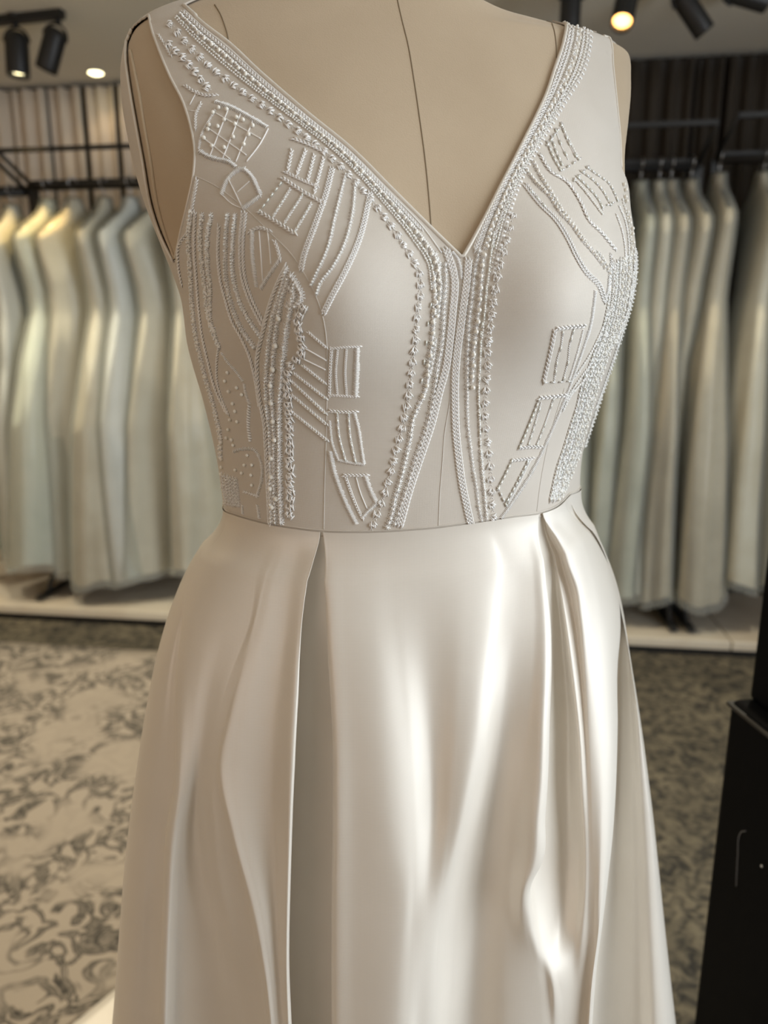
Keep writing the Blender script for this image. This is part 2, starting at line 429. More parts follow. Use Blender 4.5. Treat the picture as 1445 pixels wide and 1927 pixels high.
# ------------------------------------------------------------------ hanging gowns
def fabric(name, c, c2, rough=.55):
    return pmat(name, c, rough, noise=(7, c2, .35, .65), sheen=.3)
GM = {'mint': fabric('mint_white_tulle', (.70, .74, .66), (.78, .80, .72)), 'ivory': fabric('ivory_satin', (.78, .72, .60), (.70, .64, .52)),
      'cream': fabric('cream_lace', (.70, .62, .48), (.80, .74, .62)), 'white': fabric('white_tulle', (.76, .76, .74), (.84, .84, .82)),
      'shaded_satin': fabric('shaded_ivory_satin', (.50, .42, .30), (.60, .51, .38)), 'shaded': fabric('shaded_ivory_tulle', (.45, .45, .36), (.56, .55, .45)),  # ivory fabrics with the shade of the right rack put into darker colours
      'green': fabric('deep_green_satin', (.03, .10, .06), (.05, .14, .08))}
W0 = W
def hung_gown(s, zr, zhem, mat, label, seed, group, reach=.27, thick=.055, lean=0.0, dq=0.0, cover=True, turn=0.0):
    """gown on a hanger, hung at right angles to the rail: near shoulder towards the room"""
    rr = random.Random(seed)
    q = RQ + dq
    sg_, qg_ = s, q
    ct, st = math.cos(turn), math.sin(turn)
    def W(s_, q_, z_):                                    # local copy: the gown is turned about its hook
        a_, b2 = s_ - sg_, q_ - qg_
        return W0(sg_ + a_ * ct + b2 * st, qg_ - a_ * st + b2 * ct, z_)
    e = empty('hanging_gown', W(s, q, zhem))
    zt = zr - .055
    # hanger
    m = MB()
    hook = [W(s, q + .0 + .022 * math.sin(a), zr + .018 + .022 * math.cos(a) - .002) for a in np.linspace(-1.9, 2.6, 10)]
    hook = [W(s, q, zt - .005)] + [W(s, q, zr - .03)] + hook[::-1]
    tube(m, hook, .0028, 6); h = m.build('hanger_hook', M['pole'], e)
    m = MB(); tube(m, [W(s, q + x, zt - .045 - .12 * (abs(x) / .17) ** 1.1) for x in np.linspace(-.16, .16, 13)], .009, 8); m.build('hanger_arms', M['black'], e)
    nr, na = 46, 40
    H = zt - zhem
    ph = [rr.uniform(0, 6.3) for _ in range(6)]
    nf = rr.choice((3, 4, 5))
    def surf(grow, z1_, flar):
        V = []; F = []
        for i in range(nr + 1):
            t = (i / nr) ** 1.15
            z = zt - (zt - z1_) * t
            dz = zt - z
            D = np.interp(dz, [0, .03, .07, .12, .18, .27, .42, .52, .75, 1.05, 1.9], [.022, .027, .055, .125, .185, .17, .14, .135, reach * .62, reach * .82, reach])
            Tt = np.interp(dz, [0, .04, .10, .20, .32, .50, .80, 1.15, 1.9], [.016, .018, .026, .040, .044, .046, thick, thick * 1.35, thick * 1.7])
            D += grow; Tt += grow
            fold = np.interp(dz, [.1, .5, 1.0, 1.8], [0, .05, .14, .20]) * flar
            for k in range(na):
                a = 2 * math.pi * k / na
                f = 1 + fold * math.sin(nf * a + ph[0] + .6 * math.sin(2.2 * dz + ph[1])) + .45 * fold * math.sin((nf * 2 + 1) * a + ph[2] + 1.5 * dz)
                ca, sa = math.cos(a), math.sin(a)
                ca = math.copysign(abs(ca) ** .8, ca); sa = math.copysign(abs(sa) ** .8, sa)
                V.append(W(s + lean * dz + Tt * f * sa + .012 * math.sin(3 * dz + ph[3]) * min(1, dz), q + D * (1 + .35 * (f - 1)) * ca + .02 * math.sin(2 * dz + ph[4]) * min(1, dz), z + (.02 * math.sin(3 * a + ph[5]) if i == nr else 0)))
        for i in range(nr):
            for k in range(na):
                F.append((i * na + k, (i + 1) * na + k, (i + 1) * na + (k + 1) % na, i * na + (k + 1) % na))
        F.append(tuple(range(na)))
        return V, F
    V, F = surf(0, zhem + .03, 1.0)
    # split bodice and skirt so each is a part
    cut = 16
    m = MB(); m.add(V[:(cut + 1) * na], [f for f in F[:cut * na]] + [F[-1]]); m.build('bodice', mat, e)
    m = MB(); m.add(V[cut * na:], [(a, b_, c, d) for a, b_, c, d in [tuple(x - 0 for x in (i * na + k, (i + 1) * na + k, (i + 1) * na + (k + 1) % na, i * na + (k + 1) % na)) for i in range(nr - cut) for k in range(na)]]); m.build('skirt', mat, e)
    if cover:
        V, F = surf(.016, zhem, .75)
        m = MB(); m.add(V, F); m.build('garment_cover', M['cover'], e)
    tag(e, label, 'gown', group)
    return e
GL = 'wedding gowns hanging left of the dress form'; GR = 'wedding gowns hanging right of the dress form'
zl = rs(150, 350)[1] - .0; zr_ = rs(1250, 314)[1]; zr4 = rs(1400, 299)[1]; zl1 = rs(20, 363)[1]
def hemz(px, py, q=.62): return on_q(px, py, q)[1]
gs = [
 (rs(-62, 390)[0], zl1, .25, 'green', 'dark green gown sliver at the left picture edge', 1, GL, .24, .05),
 (rs(22, 390)[0], zl1, .24, 'white', 'white gown with bluish shoulder on the rack at the left picture edge', 2, GL, .24, .05),
 (rs(90, 382)[0], zl, hemz(40, 1072), 'mint', 'broad mint-white gown in clear cover, first right of the left rack post', 3, GL, .34, .085),
 (rs(140, 384)[0], zl, hemz(140, 1088), 'ivory', 'ivory gown with yellow-lit shoulder, second right of the left rack post', 4, GL, .27, .065),
 (rs(196, 376)[0], zl, hemz(225, 1105), 'cream', 'cream gown with wide bagged hem, third right of the left rack post', 5, GL, .33, .075),
 (rs(246, 380)[0], zl, hemz(315, 1100), 'white', 'white gown in shiny clear cover, fourth right of the left rack post', 6, GL, .31, .075),
 (rs(300, 380)[0], zl, hemz(350, 1090), 'ivory', 'pale gown half hidden behind the dress form waist, fifth right of the left rack post', 7, GL, .30, .075),
 (rs(362, 378)[0], zl, hemz(380, 1090), 'cream', 'pale gown glimpsed beside the bodice at left', 8, GL, .28, .07),
 (rs(1098, 350)[0], zr_, hemz(1120, 1100), 'shaded', 'shade-dark ivory gown showing beside the bodice at right, furthest left on the right rack', 11, GR, .27, .06),
 (rs(1150, 345)[0], zr_, hemz(1160, 1085), 'shaded', 'shade-dark ivory gown next to the skirt, second on the right rack', 12, GR, .25, .05),
 (rs(1205, 342)[0], zr_, hemz(1215, 1142), 'shaded', 'pale sage gown with white bodice strap, third on the right rack', 13, GR, .28, .062),
 (rs(1240, 342)[0], zr_, hemz(1250, 1142), 'ivory', 'ivory gown pressed between two pale gowns on the right rack', 14, GR, .24, .04),
 (rs(1262, 342)[0], zr_, hemz(1285, 1142), 'shaded_satin', 'shade-dark ivory gown with rounded near shoulder on the right rack', 15, GR, .27, .05),
 (rs(1300, 338)[0], zr_, hemz(1300, 1130), 'shaded_satin', 'very narrow shade-dark ivory gown directly left of the right rack post', 16, GR, .18, .03),
 (rs(1352, 332)[0], zr4, hemz(1345, 1142), 'shaded_satin', 'shade-dark ivory gown in glossy cover directly right of the right rack post', 17, GR, .28, .072),
 (rs(1436, 336)[0], zr4, hemz(1415, 1110), 'cream', 'cream gown at the right edge partly behind the black cabinet', 18, GR, .28, .07),
 (rs(1500, 336)[0], zr4, hemz(1480, 1110), 'ivory', 'ivory gown almost outside the right edge above the black cabinet', 19, GR, .27, .06),
]
for g in gs:
    hung_gown(g[0], g[1], g[2], GM[g[3]], g[4], g[5], g[6], g[7], g[8], cover=g[3] != 'green', turn=(-.5 - .25 * math.sin(g[5] * 2.1)) if g[6] == GL else .12 + .1 * math.sin(g[5] * 1.7))

# ------------------------------------------------------------------ ceiling lights
def spot(loc, aim, power, col, size=50, blend=.6, radius=.03):
    l = bpy.data.lights.new('spot', 'SPOT'); l.energy = power; l.color = col
    l.spot_size = math.radians(size); l.spot_blend = blend; l.shadow_soft_size = radius
    o = bpy.data.objects.new('spot_beam', l); COL.objects.link(o); o.location = loc
    o.rotation_euler = (Vector(aim) - Vector(loc)).to_track_quat('-Z', 'Y').to_euler()
    return o
LENS_ON = pmat('lit_lens_warm', (.9, .85, .7), .3, emit=((1.0, .88, .50), 7))
LENS_OFF = pmat('unlit_lens', (.05, .05, .06), .1)
GLOW = pmat('lit_lens_orange', (.9, .7, .5), .3, emit=((1.0, .50, .14), 6))
def spotlight(px_top, px_bot, zoff, r, length, label, lens, light=None):
    """track spotlight: mount under the ceiling at px_top, can axis towards px_bot"""
    top = at_z(px_top[0], px_top[1], CEIL - zoff)
    tip = at_y(px_bot[0], px_bot[1], top[1] + (.0 if len(px_bot) < 3 else px_bot[2]))
    e = empty('track_spotlight', tuple(top))
    ax = tip - top; ax /= np.linalg.norm(ax)
    m = MB(); lathe(m, top, (0, 0, 1), [(0, .012), (zoff - .012, .012)], 10); m.build('stem', M['black'], e)
    m = MB(); lathe(m, (top[0], top[1], CEIL - .012), (0, 0, 1), [(0, 0.0), (0, .03), (.012, .03)], 16); m.build('mount', M['black'], e)
    m = MB()
    side = np.cross(ax, (0, 1, 0)); side /= np.linalg.norm(side)
    tube(m, [top + side * r * 1.15 * math.sin(a) + ax * (.055 - .055 * math.cos(a) * 1) for a in np.linspace(-1.5, 1.5, 11)], .005, 6); m.build('yoke', M['black'], e)
    b0 = top + ax * .02
    m = MB(); lathe(m, b0, ax, [(0, 0), (0, r * .7), (.012, r * .92), (.03, r), (length - .004, r), (length, r * .97), (length - .006, r * .86), (length - .02, r * .8)], 24); m.build('can', M['black'], e)
    m = MB(); lathe(m, b0 + ax * (length - .018), ax, [(0, 0), (0, r * .82), (.004, r * .5), (.006, 0)], 24); m.build('lens', lens, e)
    tag(e, label, 'spotlight', 'black track spotlights')
    if light:
        spot(tuple(b0 + ax * (length + .01)), light[0], light[1], light[2], light[3]).parent = None
    return e
# left track with two spots
ta, tb = at_z(-120, 52, CEIL - .015), at_z(118, 26, CEIL - .015)
m = MB(); d = (tb - ta) / np.linalg.norm(tb - ta); box(m, (ta + tb) / 2, (np.linalg.norm(tb - ta) / 2, .017, .015), [d, np.cross((0, 0, 1), d), (0, 0, 1)])
tag(m.build('lighting_track', M['black'], smooth=False), 'black ceiling lighting track at upper left', 'track')
lt = W(*[-1.75, .45], 1.9)
spotlight((30, 52), (34, 128), .045, .045, .155, 'black track spotlight pointing down with lit lens at upper left', LENS_ON, (W(-1.72, .5, 1.5), 30, (1.0, .68, .28), 58))
spotlight((110, 46), (88, 128), .045, .042, .155, 'black tilted track spotlight with unlit lens at upper left', LENS_OFF)
# right spots
ta, tb = at_z(1040, -45, CEIL - .015), at_z(1560, -40, CEIL - .015)
m = MB(); d = (tb - ta) / np.linalg.norm(tb - ta); box(m, (ta + tb) / 2, (np.linalg.norm(tb - ta) / 2, .017, .015), [d, np.cross((0, 0, 1), d), (0, 0, 1)])
tag(m.build('lighting_track', M['black'], smooth=False), 'black ceiling lighting track above the right picture edge', 'track')
spotlight((1076, -32), (1072, 40), .05, .036, .17, 'black spotlight directly above the right dress strap', LENS_OFF)
spotlight((1186, -32), (1168, 52, -.10), .05, .038, .17, 'black tilted spotlight with orange glowing lens by the right shoulder', GLOW)
spotlight((1272, -22), (1310, 36), .05, .036, .16, 'black spotlight tilted to the right, third along the right track', LENS_OFF)
spotlight((1358, -22), (1425, -2), .05, .036, .15, 'black spotlight nearly level at the upper right edge', LENS_OFF)
ADDED_DL = []
def downlight(px, py, r, lens, label, power, col, aim_s=0, size=100, at=None):
    p = at_z(px, py, CEIL - .004) if at is None else np.array([at[0], at[1], CEIL - .004])
    e = empty('recessed_downlight', tuple(p))
    m = MB(); lathe(m, p, (0, 0, -1), [(-.004, r * 1.0), (.002, r * 1.25), (.006, r * 1.2), (.004, r)], 28); m.build('trim_ring', M['ceil'], e)
    m = MB(); lathe(m, p + np.array([0, 0, -.004]), (0, 0, -1), [(0, r), (.006, r * .6), (.008, 0)], 28); m.build('lens', lens, e)
    tag(e, label, 'downlight', 'recessed ceiling downlights')
    spot(tuple(p + np.array([0, 0, -.03])), (p[0] + aim_s, p[1] - .1, 0), power, col, size, .5, .04)
downlight(180, 136, .034, LENS_ON, 'round lit recessed downlight at upper left near the curtains', 1.2, (1.0, .76, .46), 0, 120)
for s_, q_, pw, lb in ((-2.3, 1.65, 88, 'over the left end of the left rack'), (-1.1, 1.65, 100, 'over the left rack'), (.25, 1.6, 30, 'over the middle of the shop'), (1.5, 1.6, 78, 'over the right rack'), (-1.6, 2.7, 14, 'over the rug'), (-.9, 4.6, 4, 'left of the photographer')):  # unseen downlights added to brighten the racks and fill the room
    x_, y_, _ = W(s_, q_, 0)
    ADDED_DL.append((x_, y_, pw, lb))

for x_, y_, pw, lb in ADDED_DL:
    downlight(0, 0, .045, LENS_ON, 'added unseen warm downlight in the ceiling ' + lb, pw, (1.0, .91, .71) if 'rack' in lb else (1.0, .76, .46), 0, 130, (x_, y_))

# ------------------------------------------------------------------ black cabinet at the right edge
def cabinet():
    yb = .92
    a0 = at_y(1371, 1312, yb)                      # far left top corner of the lower body
    e = empty('black_cabinet', (a0[0] + .2, yb - .05, 0))
    rot = math.radians(8)
    ux = np.array([math.cos(rot), math.sin(rot), 0]); uy = np.array([-math.sin(rot), math.cos(rot), 0]); uz = np.array([0, 0, 1.0])
    zt = a0[2]; x0, y0 = a0[0], a0[1]
    def bx(name, u0, u1, v0, v1, z0, z1, mat, bev, par=e):
        m = MB(); c = np.array([x0, y0, 0]) + ux * (u0 + u1) / 2 + uy * (v0 + v1) / 2 + uz * (z0 + z1) / 2
        box(m, c, ((u1 - u0) / 2, (v1 - v0) / 2, (z1 - z0) / 2), [ux, uy, uz])
        o = m.build(name, mat, par, smooth=False)
        if bev:
            b = o.modifiers.new('b', 'BEVEL'); b.width = bev; b.segments = 4
        return o
    body = bx('lower_body', 0, .42, -.36, 0, .02, zt, M['black_plastic'], .012)
    bx('top_rim', -.002, .422, -.362, .002, zt - .012, zt - .006, M['black'], .002)
    bx('upper_panel', .024, .40, -.35, -.006, zt, 1.95, M['black_plastic'], .008)
    bx('plinth', .02, .40, -.34, -.02, 0, .02, M['black'], 0)
    gl = pmat('grey_outline', (.22, .22, .24), .35)
    # thin outline of a recessed door and a small stud on the side facing the gown
    def P(px, py):
        d = ray(px, py); o = np.array([x0, y0, 0]) - ux * .0004
        return CAM + d * (np.dot(o - CAM, ux) / np.dot(d, ux))
    m = MB(); tube(m, resample([P(1385, 1668), P(1388, 1610), P(1391, 1572), P(1394, 1566), P(1403, 1564)], .004), .0005, 6); m.build('door_outline', gl, e)
    m = MB(); lathe(m, P(1433, 1630), -ux, [(0, .002), (.001, .0015), (.0015, 0)], 10); m.build('stud', M['pole'], e)
    tag(e, 'tall black cabinet with wider lower body at the right picture edge', 'cabinet')
cabinet()

# ------------------------------------------------------------------ the dress form and the gown on it
YAW = math.radians(11.5); X0, Y0 = 0.012, 0.66
BU = np.array([math.cos(YAW), math.sin(YAW)]); BF = np.array([math.sin(YAW), -math.cos(YAW)])
ZT = [1.205,1.25,1.30,1.345,1.385,1.42,1.46,1.50,1.53,1.555,1.57,1.58,1.59,1.598,1.606,1.612,1.618,1.63]
TA = [.1593,.1608,.1711,.182,.1885,.195,.1986,.2024,.2068,.2085,.2074,.2049,.197,.1828,.1617,.1348,.0967,.0626]
TC = [.007,.0047,.0064,.0073,.0101,.0053,-.0041,-.0079,-.0066,-.0039,-.0012,.0021,.0075,.0132,.0218,.0139,-.009,-.0193]
TF = [.105,.108,.113,.118,.120,.118,.110,.098,.086,.076,.070,.066,.062,.059,.056,.054,.052,.050]
TB = [.100,.105,.110,.112,.113,.112,.108,.098,.086,.076,.069,.064,.060,.057,.054,.052,.050,.050]
TW = [0,0,0,0,0,0,-.002,-.006,-.010,-.014,-.0165,-.018,-.019,-.0195,-.020,-.0205,-.021,-.022]
TN = [2.2,2.2,2.2,2.25,2.3,2.35,2.4,2.4,2.4,2.4,2.35,2.3,2.25,2.2,2.1,2.0,2.0,2.0]
SZ = [1.205,1.18,1.15,1.12,1.08,1.03,.97,.90,.82,.74,.5,.25,.0]
SA = [.1593,.1749,.1924,.2058,.2192,.2316,.2448,.2587,.2717,.2839,.325,.372,.42]
SCX = [.007,.0058,.0034,.0025,.0021,.0021,.0027,.0033,.0043,.0057,.006,.006,.006]
SB = [.100,.1199,.1366,.1492,.162,.1738,.1863,.1995,.2118,.2234,.268,.315,.36]
SF = [.105,.1115,.1195,.1280,.1385,.1505,.1635,.1780,.1930,.2070,.250,.300,.345]
SSUB = [0] * 13
def sec_par(z, skirt=False):
    z = np.asarray(z, float)
    if skirt:
        g = lambda v: cubic(z, SZ[::-1], v[::-1])
        bf = g(SF) - g(SSUB)
        return g(SA) - g(SSUB), g(SCX), bf, g(SB) - g(SSUB), 0 * z, np.interp(z, [.9, 1.15, 1.205], [2.05, 2.1, 2.2])
    g = lambda v: cubic(z, ZT, v)
    return g(TA), g(TC), g(TF), g(TB), g(TW), g(TN)
def bust(u, z):
    w_ = 0
    for sg in (-1, 1):
        w_ = w_ + .030 * np.exp(-((u - sg * .085 - .005) / .062) ** 2 - ((z - 1.378) / np.where(z < 1.378, .055, .065)) ** 2)
    return w_
def to_world(u, w_, z):
    xy = np.array([X0, Y0]) + np.asarray(u)[..., None] * BU + np.asarray(w_)[..., None] * BF
    return np.concatenate([xy, (np.asarray(z) + 0 * np.asarray(u))[..., None]], -1)
def _ss(x, a, b):
    x = np.clip((x - a) / (b - a), 0, 1); return x * x * (3 - 2 * x)
def drop(u, z): return .0120 * _ss(u, .02, .085) * _ss(z, 1.583, 1.610)
def body(t, z, off=0.0, skirt=False):
    t = np.asarray(t, float); z = np.asarray(z, float)
    a, cx, bf, bb, cw, n = sec_par(z, skirt)
    c, s = np.cos(t), np.sin(t)
    u = cx + (a + off) * np.sign(c) * np.abs(c) ** (2 / n)
    w_ = cw + (np.where(s > 0, bf, bb) + off) * np.sign(s) * np.abs(s) ** (2 / n)
    if not skirt: w_ = w_ + np.clip(s, 0, 1) * bust(u, z)
    return to_world(u, w_, z if skirt else z - drop(u, z))
def inv(P, skirt=False):
    """world point near the surface -> (t, z)"""
    P = np.asarray(P); d = P[..., :2] - np.array([X0, Y0])
    u = d @ BU; w_ = d @ BF; z = P[..., 2]
    if not skirt:
        z0 = z
        for _ in range(8): z = z0 + drop(u, z)
    a, cx, bf, bb, cw, n = sec_par(z, skirt)
    t = np.arctan2(w_ - cw, u - cx)
    for _ in range(6):
        s = np.sin(t)
        wb = w_ - (0 if skirt else np.clip(s, 0, 1) * bust(u, z)) - cw
        uu = (u - cx) / a; ww = wb / np.where(s > 0, bf, bb)
        t = np.arctan2(np.sign(ww) * np.abs(ww) ** (n / 2), np.sign(uu) * np.abs(uu) ** (n / 2))
    return t, z
def grid_faces(nz, nt, closed=True):
    F = []
    for i in range(nz - 1):
        for k in range(nt if closed else nt - 1):
            F.append((i * nt + k, (i + 1) * nt + k, (i + 1) * nt + (k + 1) % nt, i * nt + (k + 1) % nt))
    return F

# torso of the form
zz = np.concatenate([np.linspace(1.10, 1.54, 90), np.linspace(1.545, 1.63, 60)])
tt = np.linspace(0, 2 * math.pi, 180, endpoint=False)
TTg, ZZg = np.meshgrid(tt, np.maximum(zz, 1.205))
TOR = body(TTg, ZZg)
lowz = np.meshgrid(tt, zz)[1]
TOR[..., 2] += np.minimum(lowz - 1.205, 0)
_k = (1 - .9 * np.clip((1.206 - lowz) / .10, 0, .45))[..., None]
TOR[..., :2] = np.array([X0, Y0]) + (TOR[..., :2] - np.array([X0, Y0])) * _k
torso_f = grid_faces(len(zz), len(tt))
torso_v = TOR.reshape(-1, 3)
bvh_torso = BVHTree.FromPolygons(torso_v.tolist(), torso_f)
def hit(bvh, px, py):
    d = ray(px, py); d = d / np.linalg.norm(d)
    loc, nor, idx, dist = bvh.ray_cast(Vector(CAM), Vector(d))
    if loc is None: return None, None
    n = np.array(nor)
    if np.dot(n, d) > 0: n = -n
    return np.array(loc), n
def hit_path(bvh, pts, step=1.0, lift=0.0):
    P = []; N = []
    for x, y in resample(pts, step):
        p, n = hit(bvh, x, y)
        if p is None:
            for k in range(1, 14):                       # just past the outline: step back onto the body
                p, n = hit(bvh, x + (k if x < 750 else -k), y)
                if p is not None: break
        if p is not None: P.append(p + n * lift); N.append(n)
    return np.array(P), np.array(N)

form = empty('dress_form', (X0, Y0, 0))
m = MB(); m.add(torso_v, torso_f)
m.f.append(tuple(range(len(torso_v) - len(tt), len(torso_v)))); m.f.append(tuple(range(len(tt) - 1, -1, -1)))
m.build('torso', M['linen'], form)
# neck above the picture, pole and base under the skirt
m = MB(); nk = []
for z, r in ((1.628, .062), (1.65, .058), (1.69, .056), (1.70, .05), (1.705, 0.0)):
    nk.append(to_world(-.019 + r * np.cos(tt), -.022 + r * .8 * np.sin(tt), np.full(len(tt), z)))
m.add(np.concatenate(nk), grid_faces(5, len(tt))); m.build('neck', M['linen'], form)
m = MB(); lathe(m, (X0, Y0, .03), (0, 0, 1), [(0, .018), (1.09, .018)], 16); m.build('pole', M['pole'], form)
m = MB(); lathe(m, (X0, Y0, .009), (0, 0, 1), [(0, 0), (0, .19), (.012, .19), (.022, .05), (.05, .02), (.05, 0)], 32); m.build('base', M['black'], form)
def seam(name, pts, r, mat, parent, bvh, lift=0, n=6):
    P, N = hit_path(bvh, pts, 3, lift)
    if len(P) < 2: return None
    m = MB(); tube(m, P, r, n); return m.build(name, mat, parent)
seam('centre_seam', [(742, -30), (748, 0), (757, 40), (767, 80), (779, 150), (790, 225), (800, 300), (807, 370), (812, 435), (818, 500)], .00055, M['seam_dark'], form, bvh_torso, -.0001)
seam('shoulder_seam', [(404, 9), (414, 25), (422, 45), (428, 65), (432, 90)], .0005, M['seam_dark'], form, bvh_torso, 0)
seam('shoulder_seam', [(1037, 40), (1042, 55), (1046, 80), (1047, 110)], .0005, M['seam_dark'], form, bvh_torso, 0)
seam('arm_plate_piping', [(246, 96), (253, 130), (262, 175), (272, 235), (283, 295), (300, 396), (316, 450), (330, 487)], .0014, M['linen_piping'], form, bvh_torso, .0004, 8)
tag(form, 'beige linen covered dress form wearing the white gown', 'dress form')

# ------- bodice: shell over the torso, cut at neckline and armholes
gown = empty('wedding_gown', (X0, Y0, .012))
BOFF = .0026
VL = [(351, 14), (390, 49), (433, 82), (488, 134), (540, 180), (582, 216), (660, 280), (740, 360), (800, 420), (847, 466), (868, 486)]
VR = [(868, 486), (884, 458), (900, 428), (916, 397), (936, 356), (960, 309), (986, 257), (1004, 221), (1025, 174), (1041, 125), (1053, 91), (1061, 57), (1063, 40)]
ARM_F = [(286, 33), (292, 60), (300, 83), (325, 145), (350, 195), (364, 240), (371, 280), (369, 330), (358, 385), (345, 440), (334, 492)]
ARM_B = [(250, 58), (243, 80), (242, 110), (246, 145), (253, 190), (262, 240), (273, 300), (291, 396), (310, 450), (331, 492)]
ARM_R = [(1128, 50), (1142, 76), (1148, 130), (1156, 208), (1161, 260), (1163, 315)]
WAIST = [(431, 963), (470, 975), (510, 985), (560, 993), (605, 998), (660, 1000), (720, 999), (770, 996), (818, 992), (865, 986), (913, 979), (960, 972), (1010, 965), (1043, 952), (1066, 930)]
def to_tz(pts, step=4):
    P, N = hit_path(bvh_torso, pts, step)
    t, z = inv(P); t = np.where(t < -1.6, t + 2 * math.pi, t)
    return np.stack([t, z], 1)
vl = to_tz(VL); vr = to_tz(VR)
# opening of the neckline: V in front, carried over the shoulders and down the back in a shallow V
neck_poly = np.concatenate([vl, vr[1:], [[.62, 1.66], [-.3, 1.75], [-math.pi / 2, 1.75], [-math.pi / 2, 1.75], [math.pi + .3, 1.75], [2.52, 1.66]]])
neck_front = np.concatenate([vl, vr[1:], [[vr[-1][0], 1.66], [vl[0][0], 1.66]]])
af = to_tz(ARM_F); ab = to_tz(ARM_B); ar = to_tz(ARM_R)
arm_l = np.concatenate([af, ab[::-1]])
mid = lambda p: np.stack([math.pi - p[:, 0], p[:, 1]], 1)
abr = mid(ab); abr[:, 0] -= .45
zlow = ar[-1][1]
arm_r = np.concatenate([ar, [[.5 * (ar[-1][0] + abr[-1][0]) - .02, zlow - .03]], abr[abr[:, 1] > zlow][::-1], [[abr[0][0], 1.60], [ar[0][0], 1.60]]])
back_neck = np.array([[-math.pi / 2 - .95, 1.66], [-math.pi / 2 - .9, 1.60], [-math.pi / 2, 1.42], [-math.pi / 2 + .9, 1.60], [-math.pi / 2 + .95, 1.66]])
def inside(p, poly):
    x, y = p[..., 0], p[..., 1]; r = np.zeros(x.shape, bool)
    n = len(poly)
    for i in range(n):
        x1, y1 = poly[i]; x2, y2 = poly[(i + 1) % n]
        if y1 == y2: continue
        c = ((y1 > y) != (y2 > y)) & (x < (x2 - x1) * (y - y1) / (y2 - y1) + x1)
        r ^= c
    return r
def nearest(p, poly):
    best = np.full(len(p), 1e9); q = p.copy(); sc = np.array([.19, 1.0])
    n = len(poly)
    for i in range(n):
        a = poly[i] * sc; b = poly[(i + 1) % n] * sc; d = b - a; L2 = d @ d
        if L2 < 1e-14: continue
        k = np.clip(((p * sc - a) @ d) / L2, 0, 1); c = a + k[:, None] * d
        e = np.linalg.norm(p * sc - c, axis=1); w_ = e < best
        best[w_] = e[w_]; q[w_] = (c / sc)[w_]
    return q, best
wz = to_tz(WAIST)
def ztop(t):
    """height of the waist seam around the body"""
    t = np.mod(np.asarray(t), 2 * math.pi)
    o = np.argsort(wz[:, 0]); x = wz[o, 0]; y = wz[o, 1]
    x = np.concatenate([[-.9], x, [math.pi + .9]]); y = np.concatenate([[1.212], y, [1.208]])
    tt_ = np.where(t > 4.5, t - 2 * math.pi, t)
    return np.interp(tt_, x, y)
def make_bodice():
    ta_ = np.concatenate([np.linspace(-.25, math.pi + .35, 620), np.linspace(math.pi + .35, 2 * math.pi - .25, 180)[1:-1]])
    zs_ = np.concatenate([np.linspace(0, 1, 300)])
    T_, K_ = np.meshgrid(ta_, zs_)
    Z_ = (ztop(T_) - .004) * (1 - K_) + 1.618 * K_
    pts = np.stack([T_, Z_], -1)
    nt_ = len(ta_); nz_ = len(zs_)
    cutm = np.zeros(T_.shape, bool)
    Tb = np.where(T_ > 4.0, T_ - 2 * math.pi, T_)
    polys = [(neck_front, T_), (arm_l, T_), (arm_r, Tb)]
    for poly, tv in polys:
        cutm |= inside(np.stack([tv, Z_], -1), poly)
    Pw_ = body(T_, np.clip(Z_, 1.195, 1.63)); dl = Pw_[..., :2] - np.array([X0, Y0]); uu = dl @ BU
    uL = (body(np.array(vl[0][0]), np.array(vl[0][1]))[:2] - np.array([X0, Y0])) @ BU
    uR = (body(np.array(vr[-1][0]), np.array(vr[-1][1]))[:2] - np.array([X0, Y0])) @ BU
    kx = np.abs(uu - (uL + uR) / 2) / ((uR - uL) / 2)
    cutm |= (np.sin(T_) < 0.02) & (kx < 1) & (Z_ > 1.42 + .17 * kx)
    cutm |= (kx < .97) & (Z_ > 1.601)
    keepv = ~cutm
    faces = np.array(grid_faces(nz_, nt_))
    kf = keepv.reshape(-1)[faces]
    cnt = kf.sum(1)
    use = cnt >= 3
    # vertices of used faces that lie in an opening are pulled to its edge
    flat = pts.reshape(-1, 2).copy()
    need = np.unique(faces[use & (cnt < 4)].reshape(-1))
    need = need[cutm.reshape(-1)[need]]
    best = np.full(len(need), 1e9); newp = flat[need].copy()
    for poly, tv in polys:
        p = np.stack([tv.reshape(-1)[need], flat[need][:, 1]], 1)
        q, e = nearest(p, poly)
        w_ = e < best; best[w_] = e[w_]; newp[w_] = q[w_]
    flat[need] = newp
    V = body(flat[:, 0], np.clip(flat[:, 1], 1.195, 1.63), BOFF)
    V[:, 2] += np.minimum(flat[:, 1] - 1.195, 0) + np.where(flat[:, 1] > 1.575, .0010, 0)
    fs = faces[use]
    ids, invi = np.unique(fs, return_inverse=True)
    V = V[ids]; fs = invi.reshape(fs.shape)
    m = MB(); m.add(V, [tuple(f) for f in fs.tolist()])
    o = m.build('bodice', M['net'], gown)
    md = o.modifiers.new('t', 'SOLIDIFY'); md.thickness = .0012; md.offset = -1
    return V, fs
bod_v, bod_f = make_bodice()
bvh_bod = BVHTree.FromPolygons(bod_v.tolist(), [tuple(f) for f in bod_f.tolist()])

